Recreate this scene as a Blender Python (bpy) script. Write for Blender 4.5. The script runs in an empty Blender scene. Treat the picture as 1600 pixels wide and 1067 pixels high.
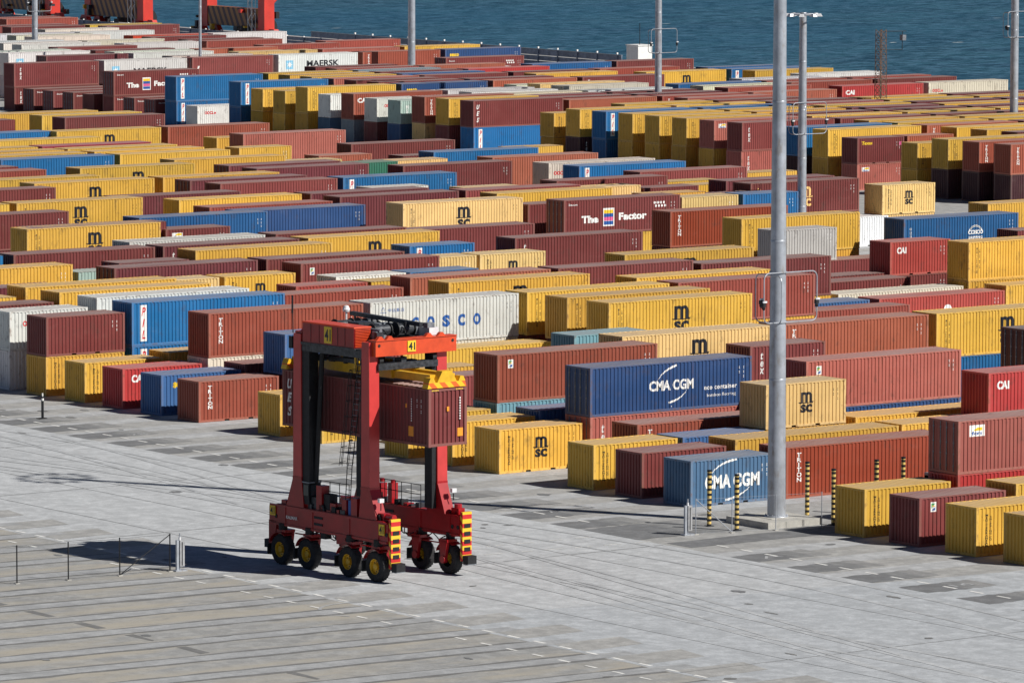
import bpy, bmesh, math, random
from mathutils import Vector, Matrix

random.seed(7)
R = math.radians
scene = bpy.context.scene
COL = scene.collection

# ------------------------------------------------------------------ camera
CAM_POS = Vector((-186.390, -252.850, 39.827))
YAW, PITCH, ROLL = 0.6379306516, 0.1017241433, 0.0025551590
FPX = 8515.478
cam = bpy.data.cameras.new('camera')
cam.sensor_fit = 'HORIZONTAL'; cam.sensor_width = 36.0
cam.lens = FPX / 1600.0 * 36.0
cam.clip_start = 5.0; cam.clip_end = 30000.0
cam_ob = bpy.data.objects.new('camera', cam); COL.objects.link(cam_ob)
F = Vector((math.sin(YAW) * math.cos(PITCH), math.cos(YAW) * math.cos(PITCH), -math.sin(PITCH)))
RT = Vector((math.cos(YAW), -math.sin(YAW), 0)); UP = RT.cross(F)
R2 = math.cos(ROLL) * RT + math.sin(ROLL) * UP
U2 = -math.sin(ROLL) * RT + math.cos(ROLL) * UP
M = Matrix((R2, U2, -F)).transposed().to_4x4(); M.translation = CAM_POS
cam_ob.matrix_world = M
scene.camera = cam_ob

# ------------------------------------------------------------------ light
SUN = Vector((0.555, -1.0, 0.966)).normalized()
sl = bpy.data.lights.new('sun', 'SUN'); sl.energy = 5.0; sl.angle = R(0.5); sl.color = (1.0, 0.955, 0.88)
so = bpy.data.objects.new('sun', sl); COL.objects.link(so)
so.rotation_euler = SUN.to_track_quat('Z', 'Y').to_euler()
world = bpy.data.worlds.new("World"); scene.world = world; world.use_nodes = True
wn = world.node_tree.nodes; wl = world.node_tree.links
bg = wn['Background']; bg.inputs['Strength'].default_value = 0.05
sky = wn.new('ShaderNodeTexSky'); sky.sky_type = 'NISHITA'; sky.sun_disc = False
sky.sun_elevation = math.asin(SUN.z); sky.sun_rotation = math.atan2(SUN.x, SUN.y)
sky.altitude = 40; sky.air_density = 0.4; sky.dust_density = 0.05; sky.ozone_density = 1.0
wl.new(sky.outputs[0], bg.inputs['Color'])
scene.view_settings.view_transform = 'Standard'; scene.view_settings.look = 'None'
scene.view_settings.exposure = 0.22; scene.view_settings.gamma = 1.0
scene.render.engine = 'CYCLES'
scene.cycles.max_bounces = 6

# ------------------------------------------------------------------ materials
def newmat(name):
    m = bpy.data.materials.new(name); m.use_nodes = True
    return m, m.node_tree.nodes, m.node_tree.links, m.node_tree.nodes['Principled BSDF']

def mixc(n, l, fac, a, b, mode='MIX'):
    x = n.new('ShaderNodeMix'); x.data_type = 'RGBA'; x.blend_type = mode
    for sock, v in ((x.inputs[0], fac), (x.inputs[6], a), (x.inputs[7], b)):
        if hasattr(v, 'links'): l.new(v, sock)
        elif isinstance(v, (int, float)): sock.default_value = v
        else: sock.default_value = (*v, 1) if len(v) == 3 else v
    return x.outputs[2]

def noise(n, l, vec, scale, detail=3, rough=0.5):
    t = n.new('ShaderNodeTexNoise'); t.inputs['Scale'].default_value = scale
    t.inputs['Detail'].default_value = detail; t.inputs['Roughness'].default_value = rough
    if vec is not None: l.new(vec, t.inputs['Vector'])
    return t.outputs['Fac']

def ramp(n, l, v, a, b, lo=0.0, hi=1.0):
    r = n.new('ShaderNodeMapRange'); l.new(v, r.inputs[0])
    r.inputs[1].default_value = a; r.inputs[2].default_value = b
    r.inputs[3].default_value = lo; r.inputs[4].default_value = hi
    return r.outputs[0]

def mth(n, l, op, a, b=None):
    x = n.new('ShaderNodeMath'); x.operation = op
    for i, v in enumerate((a, b)):
        if v is None: continue
        if hasattr(v, 'links'): l.new(v, x.inputs[i])
        else: x.inputs[i].default_value = v
    return x.outputs[0]

def mapping(n, l, vec, scale=(1, 1, 1), loc=None, rot=(0, 0, 0)):
    m = n.new('ShaderNodeMapping'); l.new(vec, m.inputs['Vector'])
    m.inputs['Scale'].default_value = scale; m.inputs['Rotation'].default_value = rot
    if loc is not None:
        if hasattr(loc, 'links'): l.new(loc, m.inputs['Location'])
        else: m.inputs['Location'].default_value = loc
    return m.outputs[0]

def steel_paint(name, kind, attr=False):
    """painted corrugated steel; colour is carried by the object (or by the mesh attribute)"""
    m, n, l, b = newmat(name)
    tc = n.new('ShaderNodeTexCoord'); oi = n.new('ShaderNodeObjectInfo')
    if attr:
        at = n.new('ShaderNodeAttribute'); at.attribute_name = 'paint'; base = at.outputs['Color']
        g = n.new('ShaderNodeNewGeometry'); vec = g.outputs['Position']
        off = None
    else:
        base = oi.outputs['Color']; vec = tc.outputs['Object']
        mul = n.new('ShaderNodeVectorMath'); mul.operation = 'SCALE'
        cb = n.new('ShaderNodeCombineXYZ')
        l.new(oi.outputs['Random'], cb.inputs[0]); l.new(oi.outputs['Random'], cb.inputs[1]); l.new(oi.outputs['Random'], cb.inputs[2])
        l.new(cb.outputs[0], mul.inputs[0]); mul.inputs['Scale'].default_value = 137.0
        off = mul.outputs[0]
    c = base
    if kind == 'wall':
        big = noise(n, l, mapping(n, l, vec, (0.35, 0.35, 0.5), off), 1.0, 4)
        f = ramp(n, l, big, 0.3, 0.7, 0.0, 1.0)
        c = mixc(n, l, f, mixc(n, l, 1.0, c, (0.86, 0.86, 0.86), 'MULTIPLY'), mixc(n, l, 0.02, c, (0.60, 0.55, 0.50)))
        st = noise(n, l, mapping(n, l, vec, (5.5, 5.5, 0.35), off), 1.0, 4, 0.65)      # streaks running down the sheet
        rr = noise(n, l, mapping(n, l, vec, (0.5, 0.5, 0.35), off), 1.3, 2)
        k = mth(n, l, 'MULTIPLY', ramp(n, l, st, 0.56, 0.74), ramp(n, l, rr, 0.45, 0.72))
        c = mixc(n, l, mth(n, l, 'MULTIPLY', k, 0.75), c, (0.12, 0.06, 0.035))
        wr = noise(n, l, mapping(n, l, vec, (0.9, 0.9, 1.4), off), 1.0, 6, 0.75)       # chalky faded areas and scuffs
        c = mixc(n, l, ramp(n, l, wr, 0.56, 0.76, 0, 0.06), c, (0.50, 0.44, 0.40))
        gr = noise(n, l, mapping(n, l, vec, (1.6, 1.6, 1.0), off), 1.0, 6, 0.7)
        c = mixc(n, l, ramp(n, l, gr, 0.56, 0.70, 0, 0.45), c, (0.07, 0.05, 0.04))
        sp = noise(n, l, mapping(n, l, vec, (7, 7, 7), off), 1.0, 2)
        c = mixc(n, l, ramp(n, l, sp, 0.70, 0.76, 0, 0.5), c, (0.13, 0.06, 0.03))
        b.inputs['Roughness'].default_value = 0.52
    elif kind == 'frame':
        sp = noise(n, l, mapping(n, l, vec, (4, 4, 2), off), 1.0, 4, 0.7)
        c = mixc(n, l, 0.10, c, (0.55, 0.48, 0.40)); c = mixc(n, l, ramp(n, l, sp, 0.52, 0.66, 0, 0.6), c, (0.16, 0.08, 0.045))  # frame colour lightened for edges that catch light, then rust spots
        b.inputs['Roughness'].default_value = 0.6
    else:                                                        # roof: same paint under salt, dust and scuffs
        p1 = noise(n, l, mapping(n, l, vec, (0.22, 0.6, 1), off), 1.0, 5, 0.6)
        c = mixc(n, l, ramp(n, l, p1, 0.3, 0.7, 0.30, 0.58), c, (0.44, 0.39, 0.36))
        p2 = noise(n, l, mapping(n, l, vec, (0.8, 2.4, 1), off), 1.0, 4, 0.7)
        c = mixc(n, l, ramp(n, l, p2, 0.58, 0.72, 0, 0.5), c, (0.16, 0.10, 0.08))
        b.inputs['Roughness'].default_value = 0.55
    l.new(c, b.inputs['Base Color'])
    b.inputs['Specular IOR Level'].default_value = 0.35
    return m

MW = steel_paint('container wall paint', 'wall'); MF = steel_paint('container frame paint', 'frame'); MR = steel_paint('container roof paint', 'roof')
MWA = steel_paint('distant wall paint', 'wall', True); MRA = steel_paint('distant roof paint', 'roof', True)

def plain(name, col, rough=0.5, metal=0.0, var=0.12, scale=3.0, stain=None):
    m, n, l, b = newmat(name)
    tc = n.new('ShaderNodeTexCoord')
    f = noise(n, l, tc.outputs['Object'], scale, 4, 0.6)
    dark = tuple(x * (1 - 2 * var) for x in col); lite = tuple(min(1, x * (1 + var)) for x in col)
    c = mixc(n, l, ramp(n, l, f, 0.3, 0.7), dark, lite)
    if stain:
        s = noise(n, l, mapping(n, l, tc.outputs['Object'], (2.2, 2.2, 0.8)), 1.0, 5, 0.7)
        c = mixc(n, l, ramp(n, l, s, 0.55, 0.7, 0, 0.75), c, stain)
    l.new(c, b.inputs['Base Color'])
    b.inputs['Roughness'].default_value = rough; b.inputs['Metallic'].default_value = metal
    return m

LET = {k: plain('lettering ' + k, v, 0.5, 0, 0.05) for k, v in dict(
    white=(.82, .82, .80), black=(.012, .013, .02), red=(.62, .03, .04), blue=(.02, .10, .36), yellow=(.82, .55, .03), tan=(.78, .50, .18),
    orange=(.80, .30, .02), green=(.08, .38, .15), skyblue=(.25, .55, .75), pink=(.7, .12, .3)).items()}
M_RED = plain('carrier red paint', (.33, .008, .012), 0.32, 0, 0.12, 1.2, None)
M_RED_LIT = plain('carrier red sunlit tone', (.62, .07, .02), 0.35, 0, 0.1, 1.5)  # carrier red as the sun brightens it, put into the colour
M_YEL = plain('machine yellow paint', (.72, .42, .02), 0.4, 0, 0.12, 2)
M_BLK = plain('black steel', (.011, .012, .015), 0.6, 0.1, 0.3, 4)
M_DARK = plain('dark grey machinery', (.05, .055, .065), 0.42, 0.3, 0.35, 5)
M_GREY = plain('grey machinery', (.22, .24, .27), 0.45, 0.2, 0.2, 5)
M_TYRE = plain('tyre rubber', (.022, .022, .024), 0.85, 0, 0.3, 5)
M_GALV = plain('galvanised steel', (.42, .45, .50), 0.42, 0.35, 0.12, 1.5, (.25, .21, .17))
M_WHITE = plain('white paint', (.78, .78, .76), 0.45, 0, 0.06, 2)
M_CONC = plain('plinth concrete', (.42, .41, .38), 0.85, 0, 0.12, 2.5)
M_LAMP = plain('lamp housing white', (.75, .76, .78), 0.35, 0.1, 0.08, 3)
M_GLASS = plain('cab glass', (.03, .05, .06), 0.08, 0, 0.1, 1)
M_SILVER = plain('aluminium box', (.55, .56, .58), 0.35, 0.5, 0.12, 3)
M_RUST = plain('rusty lattice steel', (.17, .11, .08), 0.75, 0, 0.3, 3)
M_BAR = plain('barrier steel', (.20, .24, .32), 0.6, 0.1, 0.2, 1.2)

def stripes(name, a, b_, axis, freq, diag=1.0):
    m, n, l, b = newmat(name)
    tc = n.new('ShaderNodeTexCoord'); s = n.new('ShaderNodeSeparateXYZ'); l.new(tc.outputs['Object'], s.inputs[0])
    v = mth(n, l, 'ADD', s.outputs[axis], mth(n, l, 'MULTIPLY', s.outputs[2], diag)) if axis != 2 else s.outputs[2]
    w = mth(n, l, 'FRACT', mth(n, l, 'MULTIPLY', v, freq))
    g = mth(n, l, 'GREATER_THAN', w, 0.5)
    l.new(mixc(n, l, g, a, b_), b.inputs['Base Color']); b.inputs['Roughness'].default_value = 0.45
    return m
M_HAZ = stripes('red yellow hazard stripes', (.78, .50, .03), (.55, .02, .02), 0, 2.2, 1.0)
M_HAZY = stripes('spreader hazard stripes', (.80, .48, .02), (.72, .13, .02), 1, 1.4, 1.0)
M_BAND = stripes('yellow black bands', (.012, .012, .014), (.72, .52, .16), 2, 3.6)
M_CRHAZ = stripes('crane hazard stripes', (.34, .14, .03), (.05, .008, .015), 1, 0.62, -0.62)  # stripe colours dimmed to the shade on the sill beam

# ------------------------------------------------------------------ mesh helpers
class MB:
    def __init__(s): s.v = []; s.f = []; s.m = []; s.mats = []
    def mi(s, m):
        if m not in s.mats: s.mats.append(m)
        return s.mats.index(m)
    def face(s, pts, m):
        i = len(s.v); s.v += [tuple(p) for p in pts]; s.f.append(tuple(range(i, i + len(pts)))); s.m.append(s.mi(m))
    def box(s, x0, x1, y0, y1, z0, z1, m):
        i = len(s.v); k = s.mi(m)
        s.v += [(x0, y0, z0), (x1, y0, z0), (x1, y1, z0), (x0, y1, z0), (x0, y0, z1), (x1, y0, z1), (x1, y1, z1), (x0, y1, z1)]
        for f in ((3, 2, 1, 0), (4, 5, 6, 7), (0, 1, 5, 4), (1, 2, 6, 5), (2, 3, 7, 6), (3, 0, 4, 7)):
            s.f.append(tuple(i + a for a in f)); s.m.append(k)
    def hexa(s, lo, hi, m):
        """lo, hi: four points each (counter clockwise from above)"""
        i = len(s.v); k = s.mi(m); s.v += [tuple(p) for p in lo] + [tuple(p) for p in hi]
        for f in ((3, 2, 1, 0), (4, 5, 6, 7), (0, 1, 5, 4), (1, 2, 6, 5), (2, 3, 7, 6), (3, 0, 4, 7)):
            s.f.append(tuple(i + a for a in f)); s.m.append(k)
    def tube(s, p, q, r, m, n=8, r2=None, cap=True):
        p = Vector(p); q = Vector(q); d = (q - p)
        if d.length < 1e-6: return
        d.normalize(); a = d.orthogonal().normalized(); b = d.cross(a); r2 = r if r2 is None else r2
        i = len(s.v); k = s.mi(m)
        for j in range(n):
            t = 2 * math.pi * j / n; o = a * math.cos(t) + b * math.sin(t)
            s.v.append(tuple(p + o * r)); s.v.append(tuple(q + o * r2))
        for j in range(n):
            j2 = (j + 1) % n
            s.f.append((i + 2 * j, i + 2 * j2, i + 2 * j2 + 1, i + 2 * j + 1)); s.m.append(k)
        if cap:
            s.f.append(tuple(i + 2 * j for j in reversed(range(n)))); s.m.append(k)
            s.f.append(tuple(i + 2 * j + 1 for j in range(n))); s.m.append(k)
    def path(s, pts, r, m, n=6):
        for a, b in zip(pts, pts[1:]): s.tube(a, b, r, m, n)
    def lathe(s, prof, c, axis, m, n=20):
        """prof: list of (radius, offset along axis)"""
        c = Vector(c); ax = Vector(axis).normalized(); a = ax.orthogonal().normalized(); b = ax.cross(a); k = s.mi(m); i = len(s.v)
        for (r, o) in prof:
            for j in range(n):
                t = 2 * math.pi * j / n; s.v.append(tuple(c + ax * o + (a * math.cos(t) + b * math.sin(t)) * r))
        for p in range(len(prof) - 1):
            for j in range(n):
                j2 = (j + 1) % n
                s.f.append((i + p * n + j, i + p * n + j2, i + (p + 1) * n + j2, i + (p + 1) * n + j)); s.m.append(k)
    def mesh(s, name):
        me = bpy.data.meshes.new(name); me.from_pydata(s.v, [], s.f); me.update()
        for m in s.mats: me.materials.append(m)
        me.polygons.foreach_set('material_index', s.m)
        return me
    def build(s, name, parent=None, loc=(0, 0, 0), rz=0, smooth=False):
        me = s.mesh(name)
        if smooth:
            for p in me.polygons: p.use_smooth = len(p.vertices) == 4
        return link(name, me, parent, loc, rz)

def link(name, me, parent=None, loc=(0, 0, 0), rz=0):
    o = bpy.data.objects.new(name, me); COL.objects.link(o); o.location = loc; o.rotation_euler = (0, 0, rz)
    if parent is not None: o.parent = parent
    return o

def tag(o, label=None, cat=None, group=None, kind=None):
    if label: o['label'] = label
    if cat: o['category'] = cat
    if group: o['group'] = group
    if kind: o['kind'] = kind
    return o

def thing(name, label, cat, loc=(0, 0, 0), rz=0, group=None):
    return tag(link(name, None, None, loc, rz), label, cat, group)

# ------------------------------------------------------------------ ground, quay, water
def ground_mat(name, base, dark, streak_axis, warm=None, k=1.0):
    cool = (.945, .97, 1.0); base = tuple(v * q for v, q in zip(base, cool)); dark = tuple(v * q for v, q in zip(dark, cool))
    m, n, l, b = newmat(name)
    g = n.new('ShaderNodeNewGeometry'); P = g.outputs['Position']
    f1 = noise(n, l, mapping(n, l, P, (0.05, 0.05, 0.05)), 1.0, 6, 0.6)
    c = mixc(n, l, ramp(n, l, f1, 0.3, 0.7), dark, base)
    sc = (1.4, 0.07, 1) if streak_axis == 'y' else (0.07, 1.4, 1)
    f2 = noise(n, l, mapping(n, l, P, sc, None, (0, 0, R(2))), 1.0, 5, 0.65)
    c = mixc(n, l, ramp(n, l, f2, 0.44, 0.62, 0, 0.42 * k), c, tuple(x * 0.66 for x in base))
    f6 = noise(n, l, mapping(n, l, P, (0.55, 0.16, 1), None, (0, 0, R(-14))), 1.0, 6, 0.7)
    c = mixc(n, l, ramp(n, l, f6, 0.48, 0.64, 0, 0.45 * k), c, tuple(x * 0.70 for x in base))
    f3 = noise(n, l, mapping(n, l, P, (0.9, 0.9, 1), None, (0, 0, R(25))), 1.0, 6, 0.75)
    c = mixc(n, l, ramp(n, l, f3, 0.44, 0.62, 0, 0.60 * k), c, tuple(min(1, x * 1.34) for x in base))
    f7 = noise(n, l, mapping(n, l, P, (2.2, 1.6, 1)), 1.0, 5, 0.8)
    c = mixc(n, l, ramp(n, l, f7, 0.47, 0.62, 0, 0.50 * k), c, tuple(x * 0.72 for x in base))
    if warm:
        f4 = noise(n, l, mapping(n, l, P, (0.10, 0.35, 1)), 1.0, 5, 0.65)
        c = mixc(n, l, ramp(n, l, f4, 0.44, 0.62, 0, 0.85), c, warm)
        f8 = noise(n, l, mapping(n, l, P, (0.5, 1.1, 1)), 1.0, 5, 0.75)
        c = mixc(n, l, ramp(n, l, f8, 0.55, 0.70, 0, 0.6), c, tuple(x * 0.62 for x in base))
    f5 = noise(n, l, mapping(n, l, P, (9, 9, 9)), 1.0, 3, 0.7)
    c = mixc(n, l, ramp(n, l, f5, 0.40, 0.62, 0.0, 0.22), c, tuple(x * 0.6 for x in base))
    l.new(c, b.inputs['Base Color']); b.inputs['Roughness'].default_value = 0.88
    b.inputs['Specular IOR Level'].default_value = 0.25
    return m
G_APRON = ground_mat('apron concrete', (.47, .475, .48), (.40, .405, .41), 'y')
G_YARD = ground_mat('yard pavement', (.37, .36, .345), (.29, .285, .275), 'x')
G_OLD = ground_mat('old yard pavement', (.33, .325, .315), (.25, .246, .24), 'x', (.37, .34, .285))
G_STRIP = ground_mat('concrete runway strip', (.42, .42, .42), (.36, .36, .365), 'x')
G_STRIP2 = ground_mat('worn runway strip', (.36, .36, .36), (.30, .30, .305), 'x')
G_PATCH = ground_mat('asphalt patch', (.19, .19, .192), (.15, .15, .153), 'x')
G_PATCH2 = ground_mat('worn asphalt patch', (.235, .233, .23), (.19, .19, .19), 'x')
G_PATCH3 = ground_mat('fading asphalt patch', (.285, .28, .272), (.235, .23, .228), 'x')
G_EDGE = ground_mat('tarred joint', (.19, .185, .18), (.15, .148, .145), 'x')
G_NEW = ground_mat('grey apron concrete', (.43,.44,.452), (.365,.378,.392), 'y')
G_TRACK = ground_mat('rubber darkened concrete', (.44, .445, .45), (.375, .38, .385), 'y', None, 1.1)
G_PAINT = plain('road marking paint', (.74, .74, .72), 0.6, 0, 0.15, 1.2)

def sheet(mb, pts, z, m): mb.face([(x, y, z) for x, y in pts], m)
def rect(mb, x0, x1, y0, y1, z, m): sheet(mb, [(x0, y0), (x1, y0), (x1, y1), (x0, y1)], z, m)

QX = lambda y: 288 + (y - 240) * 0.0655
mb = MB()
top = [(-1200, -700), (QX(-700), -700), (QX(2600), 2600), (-1200, 2600)]
mb.hexa([(x, y, -9) for x, y in top], [(x, y, 0) for x, y in top], G_YARD)
tag(mb.build('ground'), kind='structure')
# apron between the stacks and the foreground block
mb = MB(); rect(mb, -35.6, -10.25, -300, 520, .004, G_APRON); tag(mb.build('apron'), kind='structure')
mb = MB(); rect(mb, -400, -35.6, -300, 520, .004, G_OLD); tag(mb.build('foreground_yard'), kind='structure')
mb = MB(); sheet(mb, [(-35.6, -300), (60, -300), (60, -49.6), (-1.3, -46.9), (-10.4, -45.9), (-18, -45.0), (-29, -43.2), (-35.6, -42.6)], .008, G_NEW)
tag(mb.build('south_apron'), kind='structure')
ROWY = lambda k: (4.495 * (k - .33) if k < -5 else 4.495 * (k + (.2 + .008 * (k - 24) if k > 21 else 0)))
mb = MB()
for k in range(-9, 60):                                             # wheel runways between the rows, front block
    y = ROWY(k) - .95
    if -6.5 < k < -4.5: continue
    rect(mb, -10.3, 122, y - 1.05, y + .95, .006, G_STRIP)
tag(mb.build('runway_strips'), kind='structure')
mb = MB(); rng = random.Random(3)
def patch(x0, x1, y0, y1, lvl=.011):
    """worn asphalt rectangle: ragged edges, thinning out towards the stacks"""
    n_ = 14; xs_ = [x0 + (x1 - x0) * i / n_ for i in range(n_ + 1)]
    lo = [y0 + rng.uniform(-.12, .12) for _ in xs_]; hi = [y1 + rng.uniform(-.12, .12) for _ in xs_]
    for i in range(n_):
        m_ = G_PATCH if i < 8 else (G_PATCH2 if i < 11 else G_PATCH3)
        sheet(mb, [(xs_[i], lo[i]), (xs_[i + 1], lo[i + 1]), (xs_[i + 1], hi[i + 1]), (xs_[i], hi[i])], lvl, m_)
for k in range(-5, 14):
    y1 = -9.8 + 4.495 * k
    if y1 < -20: continue
    patch(-10.28, -4.9 + rng.uniform(-.7, .5), y1 - 2.5, y1)
patch(-10.28, -3.0, -26.5, -21.6)
patch(-9.8, 20, -30.6, -28.4)
for y1 in (-34.3, -38.9, -43.3, -47.7, -52.2, -56.8):
    patch(-10.3, -5.6 + rng.uniform(-.5, .5), y1 - 2.4, y1)
y = -33.7
for i in range(-12, 14):                                            # the matching patches on the near edge of the apron
    yy = -33.7 + i * 4.6
    if i in (3, 4): continue
    sheet(mb, [(-35.2, yy - 2.5), (-31.6, yy - 2.3), (-31.2, yy), (-35.2, yy)], .012, G_YARD)
tag(mb.build('asphalt_patches'), kind='structure')
mb = MB(); me_ = MB()
for i in range(-9, 26):                                             # runway strips of the foreground block, very slightly skewed
    yc = -28.0 - 4.52 * i; f = lambda x: yc - .065 * (x + 50.5)
    if yc > 80: continue
    xr = -35.7
    xs_ = [-300, -200, -140, -100] + [-80 + 1.6 * t for t in range(28)] + [xr]
    def jit(s): return [rng.uniform(-s, s) for _ in xs_]
    la, lb, sa, sb_ = jit(.16), jit(.16), jit(.05), jit(.05)
    for t in range(len(xs_) - 1):
        x0, x1 = xs_[t], xs_[t + 1]
        sheet(me_, [(x0, f(x0) - .92 + la[t]), (x1, f(x1) - .92 + la[t + 1]), (x1, f(x1) + .90 + lb[t + 1]), (x0, f(x0) + .90 + lb[t])], .008, G_EDGE)
        sheet(mb, [(x0, f(x0) - .62 + sa[t]), (x1, f(x1) - .62 + sa[t + 1]), (x1, f(x1) + .62 + sb_[t + 1]), (x0, f(x0) + .62 + sb_[t])], .013, G_STRIP2)
    sheet(mb, [(xr, f(xr) - .62), (xr + 2, f(xr + 2) - .5), (xr + 2, f(xr + 2) + .5), (xr, f(xr) + .62)], .013, G_STRIP2)
rq = random.Random(9)
for i in range(-3, 9):                                              # broken dark joint and tyre scuffs across the old pavement
    yc = -28.0 - 4.52 * i; 
    if rq.random() < .85: sheet(me_, [(-49.9 + rq.uniform(-.2, .2), yc - 3.4), (-49.5 + rq.uniform(-.2, .2), yc - 3.3), (-49.4, yc - 1.1), (-49.9, yc - 1.1)], .010, G_EDGE)
tag(me_.build('tarred_strip_edges'), kind='structure'); tag(mb.build('foreground_runway_strips'), kind='structure')
mb = MB()
for k in range(-40, 70):
    y = -33.1 + 2.015 * k
    if not -30.5 < y < -21 or y > -21: rect(mb, -8.24, -8.06, y - .5, y + .5, .017, G_PAINT)
for k in range(-30, 60):
    y = -31.1 - 2.015 * (k - 15)
    rect(mb, -35.4, -35.2, y - .45, y + .45, .017, G_PAINT)
    if rng.random() < .8: rect(mb, -37.75, -37.58, y - .45 - 1, y + .4 - 1, .017, G_PAINT)
for i in range(7):
    x = -24 + i * 1.9
    sheet(mb, [(x, -23.75 - .07 * i), (x + 1.1, -23.8 - .07 * i), (x + 1.1, -23.68 - .07 * i), (x, -23.63 - .07 * i)], .017, G_PAINT)
    x = -22 + i * 1.8
    sheet(mb, [(x, -26.2 - .2 * i), (x + 1.1, -26.3 - .2 * i), (x + 1.1, -26.18 - .2 * i), (x, -26.08 - .2 * i)], .017, G_PAINT)
tag(mb.build('road_markings'), kind='structure')
def conform_text(body, w, h, align='CENTER', shear=0.0, bold=0.0, vertical=False, gap=0.12):
    """text as a flat mesh in local x (right) / z (up), scaled to w by h, centred"""
    import itertools
    def one(ch):
        cu = bpy.data.curves.new('t', 'FONT'); cu.body = ch; cu.size = 1; cu.shear = shear; cu.offset = bold; cu.resolution_u = 3
        ob = bpy.data.objects.new('t', cu); me = bpy.data.meshes.new_from_object(ob)
        vs = [v.co.copy() for v in me.vertices]; fs = [tuple(p.vertices) for p in me.polygons]
        bpy.data.objects.remove(ob); bpy.data.meshes.remove(me); bpy.data.curves.remove(cu)
        return vs, fs
    V = []; Fc = []
    if vertical:
        y = 0
        for ch in body:
            if ch == ' ': y -= 0.5; continue
            vs, fs = one(ch)
            if not vs: continue
            x0 = min(v.x for v in vs); x1 = max(v.x for v in vs); y0 = min(v.y for v in vs); y1 = max(v.y for v in vs)
            i = len(V); sc = min(1, .72 / max(.3, x1 - x0))
            for v in vs: V.append(Vector(((v.x - (x0 + x1) / 2) * sc, (v.y - y1) + y, 0)))
            Fc += [tuple(a + i for a in f) for f in fs]; y -= (y1 - y0) + gap
    else:
        V, Fc = one(body)
    x0 = min(v.x for v in V); x1 = max(v.x for v in V); y0 = min(v.y for v in V); y1 = max(v.y for v in V)
    return [((v.x - (x0 + x1) / 2) / (x1 - x0) * w, (v.y - (y0 + y1) / 2) / (y1 - y0) * h) for v in V], Fc
mb = MB()
for (x, y, s) in ((-6.9, -14.9, 'A1'), (-8.6, -35.6, 'A'), (-7.1, -48.9, '16'), (-6.4, 28.6, '28')):  # worn bay marks
    v, f = conform_text(s, 1.3, .7)
    for fc in f: mb.face([(x + v[i][0], y + v[i][1], .019) for i in fc], G_STRIP)
tag(mb.build('bay_number_markings'), kind='structure')
mb = MB()
for (cx_, cy_, r_, a0, a1) in ((-52.6, -31.6, 2.4, 100, 175), (-52.4, -31.4, 2.0, 100, 172), (-55.8, -31.0, 2.6, 110, 180), (-56.0, -31.2, 2.2, 108, 178), (-40.5, -40.5, 2.6, 20, 110), (-41.2, -44.2, 2.8, 10, 95), (-36, -38.2, 2.2, 60, 150)):
    pr_ = None
    for t_ in range(a0, a1 + 1, 6):
        q0 = (cx_ + r_ * math.cos(R(t_)), cy_ + r_ * math.sin(R(t_))); q1 = (cx_ + (r_ + .16) * math.cos(R(t_)), cy_ + (r_ + .16) * math.sin(R(t_)))
        if pr_: sheet(mb, [pr_[0], pr_[1], q1, q0], .021, G_STRIP)
        pr_ = (q0, q1)
tag(mb.build('tyre_marks'), kind='structure')
mb = MB(); rq = random.Random(31)
def blob(cx_, cy_, rx, ry, z, m_, n_=14):
    ph = rq.uniform(0, 6)
    sheet(mb, [(cx_ + rx * math.cos(2 * math.pi * t / n_) * (1 + .3 * math.sin(3 * t + ph) + rq.uniform(-.12, .12)), cy_ + ry * math.sin(2 * math.pi * t / n_) * (1 + rq.uniform(-.25, .25))) for t in range(n_)], z, m_)
for _ in range(70): blob(rq.uniform(-58, 4), rq.uniform(-75, 45), rq.uniform(.1, .45), rq.uniform(.1, .6), .0205, rq.choice((G_EDGE, G_PATCH, G_PATCH2)))
tag(mb.build('oil_stains'), kind='structure')
mb = MB()
for yj in (-62, -28.9, -9.5, 8.4, 27.5):                              # sawn joints of the apron slabs
    x = -35.4
    while x < -10.4:
        x2 = min(-10.4, x + 2.5); sheet(mb, [(x, yj - .03), (x2, yj - .03), (x2, yj + .03), (x, yj + .03)], .0150, G_EDGE); x = x2
for xj in (-29.1, -22.9, -16.6):
    y = -74
    while y < 45: sheet(mb, [(xj - .025, y), (xj + .025, y), (xj + .025, y + 3), (xj - .025, y + 3)], .0155, G_PATCH2); y += 3
for (xa, xb, w_, ph) in ((-26, -12.5, .30, 0), (-28.5, -15, .26, .8), (-33, -20, .3, 1.7), (-31, -14, .28, 2.6)):  # turning tyre tracks
    for off in (0, 2.9):
        P_ = []
        for t in range(60):
            y = -75 + 2.0 * t; x = (xa + xb) / 2 + (xb - xa) / 2 * math.sin(y * .028 + ph) + off; P_.append((x, y))
        for (x0, y0), (x1, y1) in zip(P_, P_[1:]):
            if -34.5 < x0 < -11 and -34.5 < x1 < -11: sheet(mb, [(x0, y0), (x0 + w_, y0), (x1 + w_, y1), (x1, y1)], .0182 + off * .0002 + ph * .0003, G_TRACK)
tag(mb.build('joints_and_tyre_tracks'), kind='structure')
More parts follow.
